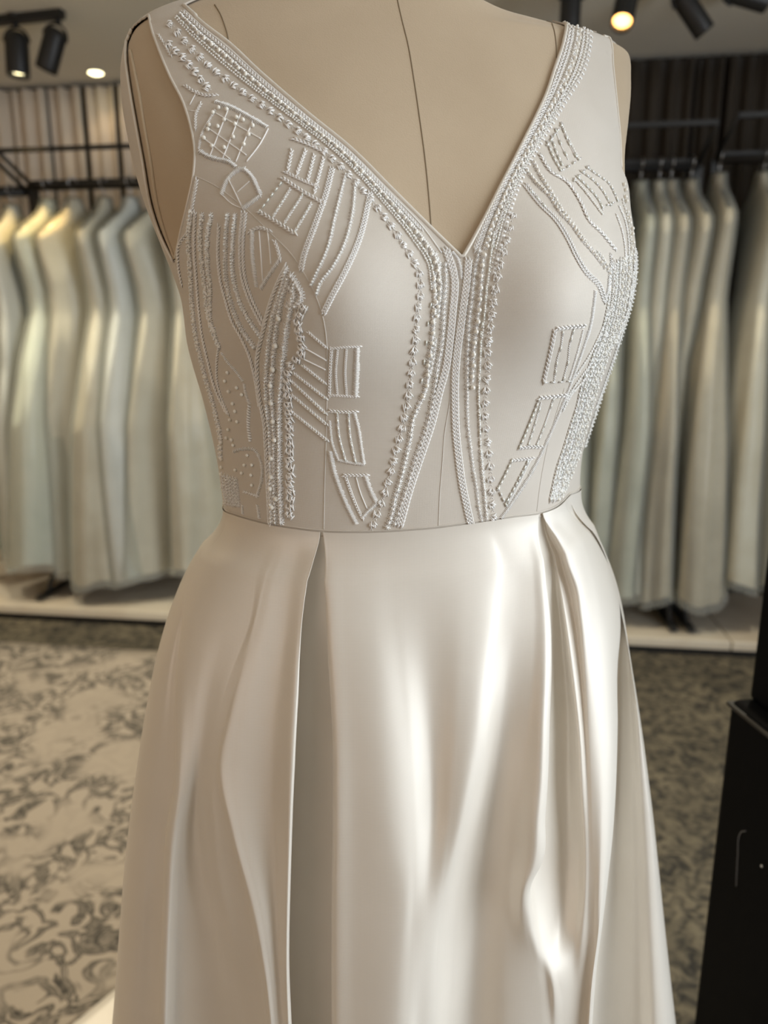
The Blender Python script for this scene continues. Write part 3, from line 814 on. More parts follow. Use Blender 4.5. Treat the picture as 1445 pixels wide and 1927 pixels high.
# ------- skirt: control folds (pixel path + radial offset in mm) draped on the flared base
sk_z = np.linspace(0.0, 1.225, 120); sk_t = np.linspace(0, 2 * math.pi, 240, endpoint=False)
g = np.meshgrid(sk_t, np.minimum(sk_z, 1.205)); SKB = body(g[0], g[1], 0, True); SKB[..., 2] = np.meshgrid(sk_t, sk_z)[1]
bvh_sk = BVHTree.FromPolygons(SKB.reshape(-1, 3).tolist(), grid_faces(len(sk_z), len(sk_t)))
FOLDS = [
 [(402,1012,0),(350,1110,1),(304,1260,3),(279,1410,5),(256,1600,6),(242,1800,7),(236,1904,7)],
 [(405,1012,0),(358,1110,-1),(316,1275,-1),(295,1430,-2),(276,1600,-3),(264,1800,-4),(260,1904,-5)],
 [(409,1012,-1),(363,1110,-3),(326,1289,-7),(315,1483,-11),(302,1600,-14),(294,1750,-17),(289,1904,-18)],
 [(416,1010,-2),(372,1075,-3),(352,1157,-6),(338,1289,-9),(332,1483,-12),(323,1540,-14),(313,1710,-16),(306,1904,-17)],
 [(411,1010,1),(368,1068,4),(346,1157,7),(331,1289,10),(324,1483,12),(315,1528,13),(304,1710,15),(297,1904,16)],
 [(418,1008,1),(376,1068,5),(354,1157,8),(340,1289,11),(333,1483,13),(325,1540,14),(314,1710,15),(307,1904,16)],
 [(445,1006,1),(405,1090,4),(385,1190,6),(366,1310,7),(352,1483,6),(343,1560,3),(336,1710,-1),(332,1904,-4)],
 [(470,1010,1),(432,1157,3),(396,1289,3),(376,1450,0),(370,1540,-8),(378,1650,-14),(398,1749,-18),(410,1840,-21),(418,1927,-23)],
 [(500,1008,1),(470,1157,2),(424,1289,3),(392,1440,3),(388,1540,1),(394,1640,-2),(416,1745,-6),(430,1850,-12),(442,1927,-18)],
 [(506,1008,1),(476,1157,2),(428,1289,3),(400,1440,4),(400,1540,4),(410,1640,2),(432,1745,-1),(448,1850,-5),(462,1927,-9)],
 [(525,1000,1),(482,1157,3),(430,1330,4),(408,1439,5),(426,1540,5),(462,1680,3),(485,1800,1),(500,1927,0)],
 [(530,1000,1),(488,1157,3),(437,1330,5),(414,1439,7),(435,1547,9),(474,1690,10),(497,1807,10),(511,1927,10)],
 [(536,1000,1),(500,1157,3),(455,1340,4),(440,1450,5),(455,1555,7),(490,1690,8),(508,1807,8),(520,1927,8)],
 [(565,1000,1),(540,1157,2),(512,1400,1),(516,1600,1),(525,1800,4),(533,1927,6)],
 [(601,1001,1),(583,1048,4),(571,1110,5),(563,1172,6),(556,1289,8),(550,1405,9),(545,1516,10),(540,1671,11),(538,1787,11),(542,1927,11)],
 [(606,1002,1),(587,1048,4),(576,1110,5),(568,1172,6),(562,1289,6),(556,1405,6),(551,1516,6),(546,1671,6),(544,1787,6),(549,1927,6)],
 [(602,1004,-3),(575,1050,-8),(560,1110,-15),(550,1172,-20),(543,1289,-25),(536,1405,-29),(531,1516,-32),(526,1671,-34),(524,1787,-35),(529,1927,-35)],
 [(607,1003,-3),(596,1110,-16),(590,1250,-24),(588,1405,-30),(585,1671,-35),(584,1927,-36)],
 [(614,1003,-3),(624,1134,-14),(632,1250,-22),(641,1366,-28),(643,1516,-31),(642,1671,-33),(642,1927,-34)],
 [(611,1002,1),(613,1134,2),(618,1250,2),(625,1366,3),(626,1516,3),(624,1671,3),(624,1927,3)],
 [(617,1001,1),(619,1134,4),(625,1250,5),(632,1366,6),(633,1516,7),(631,1671,7),(631,1927,7)],
 [(655,1004,1),(650,1134,4),(655,1250,6),(662,1400,7),(665,1600,8),(662,1927,9)],
 [(700,1004,1),(700,1134,3),(712,1250,6),(725,1400,9),(742,1560,12),(760,1660,14),(752,1780,15),(745,1904,15)],
 [(730,1003,1),(745,1134,1),(760,1280,2),(774,1420,4),(781,1540,7),(782,1640,11),(776,1740,13),(768,1904,13)],
 [(775,1003,1),(795,1134,0),(808,1300,-3),(814,1440,-4),(815,1530,-1),(810,1610,5),(802,1690,10),(794,1800,10),(786,1904,8)],
 [(860,990,1),(875,1050,1),(872,1140,2),(866,1249,3),(857,1400,4),(846,1530,6),(832,1640,8),(820,1720,7),(808,1904,4)],
 [(905,985,1),(930,1040,1),(922,1140,2),(908,1249,4),(890,1400,7),(868,1530,8),(845,1640,6),(830,1720,3),(820,1904,0)],
 [(925,983,1),(945,1060,0),(940,1150,0),(926,1260,1),(912,1400,3),(892,1530,-1),(872,1640,-8),(858,1760,-14),(848,1904,-18)],
 [(950,980,1),(970,1090,0),(962,1200,0),(948,1300,-4),(934,1420,-12),(915,1560,-20),(898,1700,-25),(885,1904,-29)],
 [(985,972,1),(1000,1090,3),(1002,1200,5),(995,1300,4),(982,1420,0),(965,1560,-5),(955,1700,-9),(950,1904,-12)],
 [(1001,969,1),(1014,1055,5),(1023,1148,9),(1026,1229,12),(1023,1326,15),(1018,1462,16),(1013,1516,16),(1004,1610,14),(989,1650,10),(987,1735,3),(998,1790,0),(1014,1860,-1),(1018,1927,-2)],
 [(1007,969,1),(1021,1055,5),(1032,1148,8),(1036,1229,10),(1034,1326,12),(1030,1462,13),(1026,1516,13),(1019,1610,11),(1002,1644,9),(1000,1729,4),(1012,1785,2),(1030,1850,1),(1035,1927,0)],
 [(1005,970,-3),(1012,1055,-5),(1020,1148,-8),(1024,1229,-10),(1022,1326,-12),(1019,1462,-13),(1016,1516,-13),(1010,1610,-13),(1004,1660,-13),(1010,1729,-9),(1024,1785,-1),(1040,1835,5),(1046,1927,2)],
 [(1012,969,-5),(1030,1063,-11),(1045,1152,-16),(1055,1249,-20),(1062,1365,-22),(1060,1480,-23),(1056,1600,-22),(1052,1700,-20),(1050,1765,-13),(1050,1820,3),(1060,1870,4),(1062,1927,2)],
 [(1016,969,-4),(1038,1063,-11),(1052,1152,-10),(1065,1249,-8),(1078,1365,-6),(1083,1481,-6),(1086,1555,-6),(1086,1671,-6),(1080,1749,-2),(1078,1830,4),(1082,1927,3)],
 [(1017,969,-4),(1042,1063,-6),(1058,1152,0),(1073,1249,4),(1088,1365,8),(1095,1481,9),(1100,1555,9),(1101,1671,9),(1096,1749,8),(1092,1850,6),(1093,1927,5)],
 [(1019,968,-3),(1052,1063,-5),(1074,1152,1),(1089,1249,6),(1099,1365,10),(1106,1481,12),(1110,1600,12),(1107,1750,10),(1100,1927,8)],
 [(1014,967,3),(1047,1012,8),(1066,1063,12),(1080,1095,14),(1090,1152,15),(1098,1229,15),(1108,1365,16),(1116,1500,17),(1119,1650,16),(1114,1800,13),(1106,1927,10)],
 [(1040,955,3),(1092,1040,11),(1115,1120,16),(1128,1249,21),(1135,1365,24),(1136,1480,25),(1132,1600,24),(1124,1750,20),(1112,1927,16)],
 [(1052,945,2),(1112,1035,8),(1143,1094,13),(1153,1249,20),(1154,1365,24),(1151,1480,25),(1146,1555,25),(1138,1630,24),(1127,1720,22),(1116,1800,19),(1107,1927,16)],
 [(1056,942,1),(1117,1033,4),(1149,1094,6),(1159,1249,9),(1160,1365,10),(1157,1480,10),(1152,1555,10),(1144,1630,9),(1133,1720,8),(1122,1800,6),(1112,1927,4)],
 [(1055,941,-2),(1113,1033,-12),(1145,1098,-26),(1154,1249,-52),(1154,1365,-68),(1150,1480,-80),(1145,1600,-90),(1136,1720,-98),(1128,1830,-104),(1118,1927,-108)],
 [(1061,936,-1),(1126,1035,-7),(1160,1130,-18),(1173,1249,-34),(1180,1365,-44),(1184,1480,-52),(1186,1600,-58),(1186,1750,-64),(1186,1927,-70)],
 [(1064,933,0),(1131,1040,-2),(1167,1148,-7),(1181,1249,-13),(1192,1350,-17),(1202,1450,-20),(1214,1580,-23),(1222,1720,-26),(1230,1927,-28)],
 [(1066,930,1),(1133,1045,3),(1170,1165,4),(1184,1249,6),(1200,1326,7),(1214,1410,9),(1234,1565,10),(1248,1690,11),(1262,1826,11),(1270,1923,11)],
]
def make_skirt():
    zrow = np.concatenate([np.linspace(0, .50, 150), np.linspace(.51, 1.0, 40)])   # fraction of the drop
    fold = []
    for path in FOLDS:
        pts = []
        for x, y, d in path:
            p = None
            for k in range(40):
                p, n = hit(bvh_sk, x + (k if x < 750 else -k), y)
                if p is not None: break
            if p is None: continue
            t, z = inv(p, True)
            if t < -1.6: t += 2 * math.pi
            pts.append((float(z), float(t), d * .001))
        pts.sort()
        z_, t_, d_ = map(np.array, zip(*pts))
        keep = np.concatenate([[True], np.diff(z_) > 1e-4]); z_, t_, d_ = z_[keep], t_[keep], d_[keep]
        # continue to the floor and to the seam
        z_ = np.concatenate([[0.0], z_, [1.24]]); t_ = np.concatenate([[t_[0] + (t_[0] - t_[1]) * .3], t_, [t_[-1]]]); d_ = np.concatenate([[d_[0] * 1.6], d_, [d_[-1]]])
        fold.append((z_, t_, d_))
    nb = 16
    rows = []
    SUB = 12
    for f in zrow:
        cp = []
        for z_, t_, d_ in fold:
            zt0 = float(ztop(t_[-1])); z = zt0 * (1 - f) + .012 * f
            o = 1.0
            cp.append((float(cubic(np.array(z), z_, t_)), float(cubic(np.array(z), z_, d_))))
        # back half: regular folds (t from right silhouette down to left silhouette the long way round)
        tR, tL = cp[-1][0], cp[0][0] - 2 * math.pi
        amp = .016 * min(1, f * 1.8)
        bk = []
        for k in range(1, nb + 1):
            q = k / (nb + 1)
            bk.append((tR + (tL - tR) * q, amp * (1 if k % 2 == 0 else -1) * (1 - .3 * math.sin(k * 2.3)) * min(1, 3 * q, 3 * (1 - q))))
        cp = cp + bk
        C = np.array(cp); C[:, 0] *= .22
        n = len(C); out = []
        for i in range(n):
            p0, p1, p2, p3 = C[i - 1].copy(), C[i].copy(), C[(i + 1) % n].copy(), C[(i + 2) % n].copy()
            if i == 0: p0[0] += 2 * math.pi * .22
            if i == n - 1: p2[0] -= 2 * math.pi * .22; p3[0] -= 2 * math.pi * .22
            if i == n - 2: p3[0] -= 2 * math.pi * .22
            # centripetal Catmull-Rom
            k0 = 0; k1 = k0 + (np.linalg.norm(p1 - p0) + 1e-6) ** .5; k2 = k1 + (np.linalg.norm(p2 - p1) + 1e-6) ** .5; k3 = k2 + (np.linalg.norm(p3 - p2) + 1e-6) ** .5
            for kk in np.linspace(k1, k2, SUB, endpoint=False):
                A1 = (k1 - kk) / (k1 - k0) * p0 + (kk - k0) / (k1 - k0) * p1
                A2 = (k2 - kk) / (k2 - k1) * p1 + (kk - k1) / (k2 - k1) * p2
                A3 = (k3 - kk) / (k3 - k2) * p2 + (kk - k2) / (k3 - k2) * p3
                B1 = (k2 - kk) / (k2 - k0) * A1 + (kk - k0) / (k2 - k0) * A2
                B2 = (k3 - kk) / (k3 - k1) * A2 + (kk - k1) / (k3 - k1) * A3
                out.append((k2 - kk) / (k2 - k1) * B1 + (kk - k1) / (k2 - k1) * B2)
        out = np.array(out); t = out[:, 0] / .22; dd = out[:, 1]
        zt_ = ztop(t); z = zt_ * (1 - f) + .012 * f
        dz = zt_ - z
        zeff = np.clip(1.205 - (1.205 - .0) * 0 - dz * 1.0, 0.0, 1.205)
        zeff = np.where(z > 1.205, 1.205, z) if f > .25 else zeff
        bl = min(1, f / .25)
        zeff = (1.205 - dz) * (1 - bl) + np.minimum(z, 1.205) * bl
        rows.append((t, np.clip(zeff, 0, 1.205), z, dd, f))
    V = []
    for t, ze, z, dd, f in rows:
        top = math.exp(-(f / .006) ** 2)
        P = body(t, ze, 0, True)
        zb = np.clip(z, 1.195, 1.3)
        # at the seam the skirt sits on the bodice
        if f < .03:
            Pb = body(t, zb, BOFF + .0012); kk = np.clip(1 - f / .03, 0, 1)
            P = P * (1 - kk) + Pb * kk
        C0 = to_world(np.full(len(t), .006), np.zeros(len(t)), z)
        r = P[:, :2] - C0[:, :2]; r /= np.linalg.norm(r, axis=1)[:, None]
        tc_ = -P[:, :2] / np.linalg.norm(P[:, :2], axis=1)[:, None]         # folds in front stand towards the room
        wf = _ss(np.sin(t), .02, .35)[:, None]
        r = r * (1 - wf) + tc_ * wf
        P[:, :2] += r * dd[:, None] * min(1, .25 + f / .02)
        P[:, 2] = z
        V.append(P)
    nt_ = len(V[0])
    m = MB(); m.add(np.concatenate(V), grid_faces(len(V), nt_))
    o = m.build('skirt', M['satin'], gown)
    return np.concatenate(V), nt_
sk_v, sk_nt = make_skirt()
tag(gown, 'white satin wedding gown with beaded V-neck bodice on the dress form', 'wedding gown')

# ------- bindings and seams
def on_bod(pts, step=3, lift=0.0): return hit_path(bvh_bod, pts, step, lift)
def bod_tube(name, pts, r, mat, lift=0.0, inset=0.0, n=8):
    P, N = on_bod(pts, 3, lift)
    if len(P) < 2: return
    m = MB(); tube(m, P, r, n); return m.build(name, mat, gown)
def edge_tube(name, poly_tz, r, mat, off):
    tz = resample(poly_tz, .008)
    z = np.clip(tz[:, 1], 1.195, 1.618)
    P = body(tz[:, 0], z, off); P[:, 2] += np.where(z > 1.575, .0010, 0)
    m = MB(); tube(m, P, r, 8); return m.build(name, mat, gown)
edge_tube('neckline_binding', np.concatenate([vl, vr[1:]]), .0015, M['satin'], BOFF - .0004)
edge_tube('armhole_binding', af[:-2], .0011, M['satin'], BOFF - .0004)
edge_tube('armhole_binding', ab, .0011, M['satin'], BOFF - .0004)
edge_tube('armhole_binding', ar, .0011, M['satin'], BOFF - .0004)
SEAM_L = [(366, 331), (400, 347), (440, 375), (475, 405), (510, 440), (545, 475), (575, 520), (595, 560), (608, 600), (614, 640), (615, 700), (614, 800), (611, 900), (609, 996)]
SEAM_C = [(867, 489), (867, 533), (862, 590), (858, 640), (851, 700), (845, 764), (837, 811), (832, 875), (828, 922), (825, 990)]
SEAM_R = [(1010, 962), (1017, 907), (1026, 858), (1040, 800), (1062, 730)]
for nm, p in (('princess_seam', SEAM_L), ('centre_front_seam', SEAM_C), ('princess_seam', SEAM_R)):
    bod_tube(nm, p, .00042, M['seam_white'], -.00005)
# waist seam as a fine cord lying between bodice and skirt
Pw = []
for x in np.linspace(-.3, math.pi + .3, 200):
    z = float(ztop(x)); p = body(np.array(x), np.array(max(z + .0015, 1.196)), BOFF + .0006); p[2] = z + .0015; Pw.append(p)
m = MB(); tube(m, Pw, .0003, 6); m.build('waist_seam', M['satin'], gown)

# ------- embroidery: every motif is traced on the bodice and worked in stitches and beads
rng = random.Random(11)
ICO_V = []; ICO_F = []
def _ico(sub):
    bm = bmesh.new(); bmesh.ops.create_icosphere(bm, subdivisions=sub, radius=1.0)
    bm.verts.ensure_lookup_table()
    v = np.array([x.co[:] for x in bm.verts]); f = [tuple(q.index for q in p.verts) for p in bm.faces]; bm.free(); return v, f
ICO1 = _ico(1); ICO2 = _ico(2)
EW = 1.75                                                  # the stitches are worked full
class Motif:
    def __init__(s, name): s.name = name; s.mb = {'thread': MB(), 'pearl': MB(), 'seed': MB(), 'bugle': MB()}
    def frames(s, pts, step, lift=0.0):
        P, N = on_bod(pts, step, lift)
        if len(P) < 2: return None
        T = np.gradient(P, axis=0); T /= np.linalg.norm(T, axis=1)[:, None] + 1e-12
        B = np.cross(N, T); B /= np.linalg.norm(B, axis=1)[:, None] + 1e-12
        sc = ((P - CAM) @ AXF) / FPX
        return P, N, T, B, sc
    def bar(s, A, B_, N, r, arch, key='thread'):
        d = B_ - A; L = np.linalg.norm(d)
        if L < 1e-6: return
        d = d / L; S = np.cross(d, N); S /= np.linalg.norm(S) + 1e-12
        M_ = (A + B_) / 2 + N * arch
        v = []
        for p, k in ((A, .55), (M_, 1.0), (B_, .55)):
            v += [p + S * r * k, p + N * r * k, p - S * r * k, p - N * r * k]
        f = []
        for i in (0, 4):
            for k in range(4): f.append((i + k, i + (k + 1) % 4, i + 4 + (k + 1) % 4, i + 4 + k))
        f += [(3, 2, 1, 0), (8, 9, 10, 11)]
        s.mb[key].add(v, f)
    def satin(s, pts, w=7, pitch=2.0, slant=.3, jit=.2):
        w = w * 1.25; pitch = max(2.6, pitch * 1.25)
        fr = s.frames(pts, pitch)
        if fr is None: return s
        for P, N, T, B, k in zip(*fr):
            hw = w * k * .5 * (1 + rng.uniform(-jit, jit)); sl = slant * w * k * .5
            s.bar(P - B * hw - T * sl, P + B * hw + T * sl, N, pitch * k * .5, w * k * .26)
        return s
    def rope(s, pts, w=6, pitch=3.6):
        w = w * EW * 1.05; pitch = w * .72
        fr = s.frames(pts, pitch)
        if fr is None: return s
        for P, N, T, B, k in zip(*fr):
            h = w * k * .5
            s.bar(P - T * h * 1.2 - B * h * .75, P + T * h * 1.0 + B * h * .1, N, w * k * .19, w * k * .24)
            s.bar(P - T * h * .2 + B * h * .75, P + T * h * 2.0 - B * h * .1, N, w * k * .19, w * k * .24)
        return s
    def chain(s, pts, w=9):
        pts = resample(pts, 4); t = np.gradient(pts, axis=0); t /= np.linalg.norm(t, axis=1)[:, None]; n = np.stack([-t[:, 1], t[:, 0]], 1)
        s.rope(pts + n * w * .33, w * .55); s.rope(pts - n * w * .33, w * .55); return s
    def tufts(s, pts, pitch=21, size=11, bars=5):
        size = size * 1.3
        fr = s.frames(pts, pitch)
        if fr is None: return s
        for P, N, T, B, k in zip(*fr):
            a0 = rng.uniform(-.5, .8)
            for i in range(bars + 1):
                a = a0 + rng.uniform(-.35, .35) + (.9 if i % 3 == 2 else 0); D = T * math.cos(a) + B * math.sin(a); E_ = np.cross(N, D)
                o = (i - bars / 2) * size * k / (bars + 1)
                l = size * k * .5 * rng.uniform(.65, 1.1)
                s.bar(P + E_ * o - D * l, P + E_ * o + D * l + N * k, N, size * k * .115, size * k * (.16 + .04 * (i % 3)))
            for sg in (-1, 1):                                   # the little fans between two tufts
                q = P + T * pitch * k * .5
                s.bar(q - T * 3 * k, q + T * 2 * k + B * sg * 4 * k, N, .6 * k, 1.0 * k)
        return s
    def stars(s, pts, pitch=8, size=8, bead=.35):
        size = size * EW
        fr = s.frames(pts, pitch)
        if fr is None: return s
        for P, N, T, B, k in zip(*fr):
            a0 = rng.uniform(0, 1.0)
            for i in range(4):
                a = a0 + i * math.pi / 4; D = T * math.cos(a) + B * math.sin(a); l = size * k * .5 * rng.uniform(.8, 1.15)
                s.bar(P - D * l, P + D * l, N, size * k * .085, size * k * (.14 + .05 * i))
            if rng.random() < bead: s.ball(P + N * size * k * .35, 2.0 * k, 'seed')
        return s
    def ball(s, P, r, key='pearl', hi=None):
        r = r * 1.15
        V, F = ICO2 if (key == 'pearl') else ICO1
        s.mb[key].add(P + V * r, F)
    def pearls(s, pts, pitch=8, r=3.2, jit=0):
        r = r * 1.1
        fr = s.frames(pts, pitch)
        if fr is None: return s
        for P, N, T, B, k in zip(*fr):
            s.ball(P + N * r * k * .8 + (B * rng.uniform(-1, 1) + T * rng.uniform(-1, 1)) * jit * k, r * k, 'pearl')
        return s
    def dots(s, pts, r=3.2, key='pearl'):
        for x, y in pts:
            p, n = hit(bvh_bod, x, y)
            if p is None: continue
            k = ((p - CAM) @ AXF) / FPX
            s.ball(p + n * r * k * .8, r * k, key)
        return s
    def seeds(s, pts, pitch=4, r=1.9, jit=.6):
        r = r * 1.15
        fr = s.frames(pts, pitch)
        if fr is None: return s
        for P, N, T, B, k in zip(*fr):
            s.ball(P + N * r * k * .7 + B * rng.uniform(-1, 1) * jit * k, r * k * rng.uniform(.85, 1.15), 'seed')
        return s
    def bugles(s, pts, ln=9, gap=2.5, r=1.5, skip=0.0, jit=.1):
        fr = s.frames(pts, ln + gap)
        if fr is None: return s
        for P, N, T, B, k in zip(*fr):
            if rng.random() < skip: continue
            D = T + B * rng.uniform(-jit, jit); D /= np.linalg.norm(D)
            tube(s.mb['bugle'], [P + N * r * k - D * ln * k * .5, P + N * r * k + D * ln * k * .5], r * k, 6)
        return s
    def fans(s, pts, pitch=9, size=9, side=1):
        size = size * 1.3
        fr = s.frames(pts, pitch)
        if fr is None: return s
        for P, N, T, B, k in zip(*fr):
            for a in (-.9, -.45, 0, .45, .9):
                D = B * side * math.cos(a) + T * math.sin(a)
                s.bar(P - D * size * k * .35, P + D * size * k * .55, N, size * k * .075, size * k * .12)
            s.ball(P + B * side * size * k * .6 + N * 1.6 * k, 1.8 * k, 'seed')
        return s
    def thread(s, pts, r=.9, lift=.6):
        P, N = on_bod(pts, 4, .0002)
        if len(P) > 1: tube(s.mb['thread'], P, r * .00042, 5)
        return s
    def build(s):
        part = None; nm = {'pearl': 'pearls', 'seed': 'seed_beads', 'bugle': 'bugle_beads', 'thread': 'stitching'}
        for key in ('thread', 'pearl', 'seed', 'bugle'):
            if s.mb[key].n == 0: continue
            if part is None:
                part = s.mb[key].build(s.name, M[key], gown); part['kind'] = 'stuff'
            else:
                o = s.mb[key].build(nm[key], M[key], part); o['kind'] = 'stuff'
        return part
def Z(ox, oy, k): return lambda *p: [(ox + x / k, oy + y / k) for x, y in p]
z1 = Z(220, 0, 3.284); z2 = Z(320, 400, 3.16); z3 = Z(660, 400, 3.16); z4 = Z(900, 0, 3.853); z5 = Z(900, 450, 3.503)

# neckline bands: rows laid between the neck edge (E) and the outer row (O)
LE = [(351,14),(390,49),(433,82),(488,134),(540,180),(582,216),(660,280),(740,360),(800,420),(838,470),(853,520),(850,590),(845,640),(838,690),(825,740),(810,800),(790,860),(770,920),(752,985)]
LO = [(320,46),(352,83),(393,124),(454,171),(505,207),(549,238),(632,305),(715,398),(758,459),(787,511),(790,557),(784,600),(782,640),(777,672),(766,761),(753,818),(739,875),(725,922),(702,988)]
RE = [(1063,42),(1061,57),(1053,91),(1041,125),(1025,174),(1004,221),(986,257),(960,309),(936,356),(916,397),(900,428),(883,470),(876,530),(868,600),(860,670),(856,720),(857,780),(862,850),(870,910),(885,978)]
RO = [(1120,52),(1120,75),(1116,105),(1106,138),(1079,180),(1052,222),(1034,252),(1000,310),(984,345),(972,380),(963,412),(952,460),(938,511),(927,580),(921,630),(917,690),(915,740),(918,830),(923,900),(929,972)]
def mixp(A, B_, f, i0=0, i1=None):
    A = np.array(A, float)[i0:i1]; B_ = np.array(B_, float)[i0:i1]
    return A * (1 - f) + B_ * f
mt = Motif('neckline_band')
mt.thread(mixp(LE, LO, .14, 0, 10), 1.2).rope(mixp(LE, LO, .24, 0, 9), 5).seeds(mixp(LE, LO, .38, 0, 11), 4.5, 2.2).pearls(mixp(LE, LO, .44, 1, 12), 17, 3.0, 1)
mt.stars(mixp(LE, LO, .40, 0, 12), 9, 7).bugles(mixp(LE, LO, .55, 0, 11), 9, 4, 1.5).seeds(mixp(LE, LO, .57, 0, 12), 6, 2.0).seeds(mixp(LE, LO, .66, 0, 11), 5, 1.8)
mt.tufts(LO, 21, 11)
mt.build()
mt = Motif('centre_band')
mt.chain(mixp(LE, LO, -.02, 9), 10)
mt.stars(z3((560,310),(560,440),(550,560),(545,680),(535,800),(515,900),(500,1020),(480,1140),(455,1250),(430,1330),(390,1440),(360,1540),(330,1640),(290,1760),(262,1850)), 10, 8, .3)
mt.stars(z3((500,250),(525,320),(490,390),(500,500),(490,640),(480,760),(460,900),(440,1060),(400,1150),(370,1220),(350,1340),(320,1480),(290,1600),(260,1700),(240,1800),(215,1870)), 9, 8, .4)
mt.pearls(z3((490,400),(500,520),(488,640),(480,760),(460,905),(445,1050),(425,1090)), 20, 3.4, 2).bugles(z3((500,440),(470,570),(440,850),(420,1000)), 9, 30, 1.6)
mt.bugles(z3((370,1220),(350,1360),(320,1500),(280,1650)), 10, 24, 1.6).stars(z3((440,1060),(480,900),(500,760)), 9, 7)
mt.satin(z3((605,235),(632,270),(648,320),(655,390)), 7, 2)
mt.build()
mt = Motif('neckline_band')
mt.thread(mixp(RE, RO, .10, 0, 12), 1.2).rope(mixp(RE, RO, .17, 0, 12), 5).rope(mixp(RE, RO, .27, 0, 12), 4).seeds(mixp(RE, RO, .40, 0, 12), 4.5, 2.0).pearls(mixp(RE, RO, .48, 0, 12), 13, 3.3, 1.5)
mt.stars(mixp(RE, RO, .42, 0, 12), 9, 7).rope(mixp(RE, RO, .62, 0, 12), 4.5).seeds(mixp(RE, RO, .72, 0, 12), 5, 1.9).bugles(mixp(RE, RO, .66, 4, 12), 9, 9, 1.6)
mt.fans(mixp(RE, RO, .86, 0, 13), 9, 10, -1)
mt.build()
mt = Motif('centre_band')
mt.chain(z3((700,280),(690,400),(670,550),(650,700),(630,850),(620,1000),(620,1150),(625,1300),(640,1450),(660,1600),(690,1750),(710,1840)), 10)
mt.stars(z3((760,230),(740,320),(725,430),(715,530),(700,640),(695,760),(690,860),(690,980)), 9, 7, .5).stars(z3((690,980),(690,1080),(690,1180),(695,1280),(710,1400),(725,1520),(745,1640),(760,1760),(775,1830)), 7, 6, .3)
mt.pearls(z3((790,250),(780,340),(775,440),(765,600),(735,760),(725,900),(720,1040)), 21, 3.6, 1.5).stars(z3((785,260),(770,450),(750,640),(728,820),(720,1000)), 9, 7)
mt.bugles(z3((850,130),(830,260),(820,350),(800,500),(795,600),(775,700),(770,830),(765,960),(760,1080),(765,1200),(765,1300),(770,1400),(775,1480)), 11, 6, 1.7).seeds(z3((850,130),(820,350),(795,600),(770,830),(760,1080),(765,1300),(775,1500),(785,1600),(795,1700),(805,1820)), 5, 1.8)
mt.stars(z3((770,1420),(785,1600),(795,1700),(805,1820)), 8, 7)
mt.tufts(z3((960,20),(940,100),(925,180),(895,270),(880,350),(860,440),(850,540),(835,640),(825,730),(815,830),(815,920),(810,1010),(800,1100),(800,1190),(800,1270),(815,1360),(820,1440),(830,1530),(830,1600),(835,1670),(840,1740),(850,1815)), 24, 11)
mt.fans(z3((925,180),(895,270),(860,440),(835,640),(820,830)), 12, 7, -1)
mt.build()
mt = Motif('strap_tufts')
mt.tufts(z1((320,280),(375,330),(425,378),(470,430),(510,485),(555,540)), 17, 12).rope(z1((255,215),(290,270),(330,340)), 4).rope(z1((420,530),(480,570),(540,590),(600,590)), 5).thread(z1((500,560),(470,610),(450,650)), 1).thread(z1((450,685),(505,690)), 1).rope(z1((520,640),(490,700),(485,790)), 4)
mt.build()
mt = Motif('pearl_square')
mt.satin(z1((610,630),(700,660),(760,690),(840,735),(925,785)), 8, 2.4, .2).satin(z1((510,935),(560,965),(620,985),(690,1000),(730,1030)), 8, 2.4).thread(z1((935,795),(890,880),(800,1000)), 1.3).satin(z1((605,680),(565,750),(520,835),(505,920)), 5, 2.4)
for a, b_ in (((690,670),(570,975)), ((765,700),(650,990)), ((840,745),(735,1000)), ((560,790),(800,960)), ((610,700),(890,860)), ((530,850),(700,985))): mt.thread(z1(a, b_), 1.2)
mt.dots(z1((630,670),(595,700),(572,775),(565,803),(665,745),(625,785),(730,770),(780,745),(720,850),(815,835),(840,780),(665,915),(590,905),(540,855),(785,895),(680,680),(740,730)), 3.6)
mt.build()
mt = Motif('diamond_frame')
mt.satin(z1((645,1200),(665,1140),(700,1085),(750,1050),(790,1045)), 8, 2.3).satin(z1((790,1050),(830,1090),(860,1150),(885,1205)), 8, 2.3).satin(z1((885,1205),(830,1250),(780,1285)), 8, 2.3).thread(z1((690,1110),(730,1190),(775,1285)), 1.1).thread(z1((820,1120),(740,1190)), 1).thread(z1((650,1205),(710,1260),(775,1290)), 1)
mt.build()
mt = Motif('ladder_motif')
mt.rope(z1((1090,860),(1160,885),(1260,930)), 6).rope(z1((1035,1062),(1120,1105),(1225,1150)), 5).rope(z1((1020,1100),(1130,1175),(1260,1250)), 6)
for a, b_ in (((1080,930),(1058,1040)), ((1165,930),(1115,1065)), ((1218,960),(1180,1110)), ((1275,980),(1222,1180))): mt.rope(z1(a, b_), 5)
mt.build()
mt = Motif('ladder_motif')
mt.bugles(z1((1010,1140),(945,1225),(880,1310)), 9, 3, 1.9).rope(z1((880,1310),(980,1370),(1090,1440)), 6)
for a, b_ in (((1070,1170),(970,1330)), ((1145,1205),(1040,1370)), ((1200,1260),(1100,1430))): mt.bugles(z1(a, b_), 8, 2, 1.4, .3); mt.rope(z1(a, b_), 4)
mt.build()
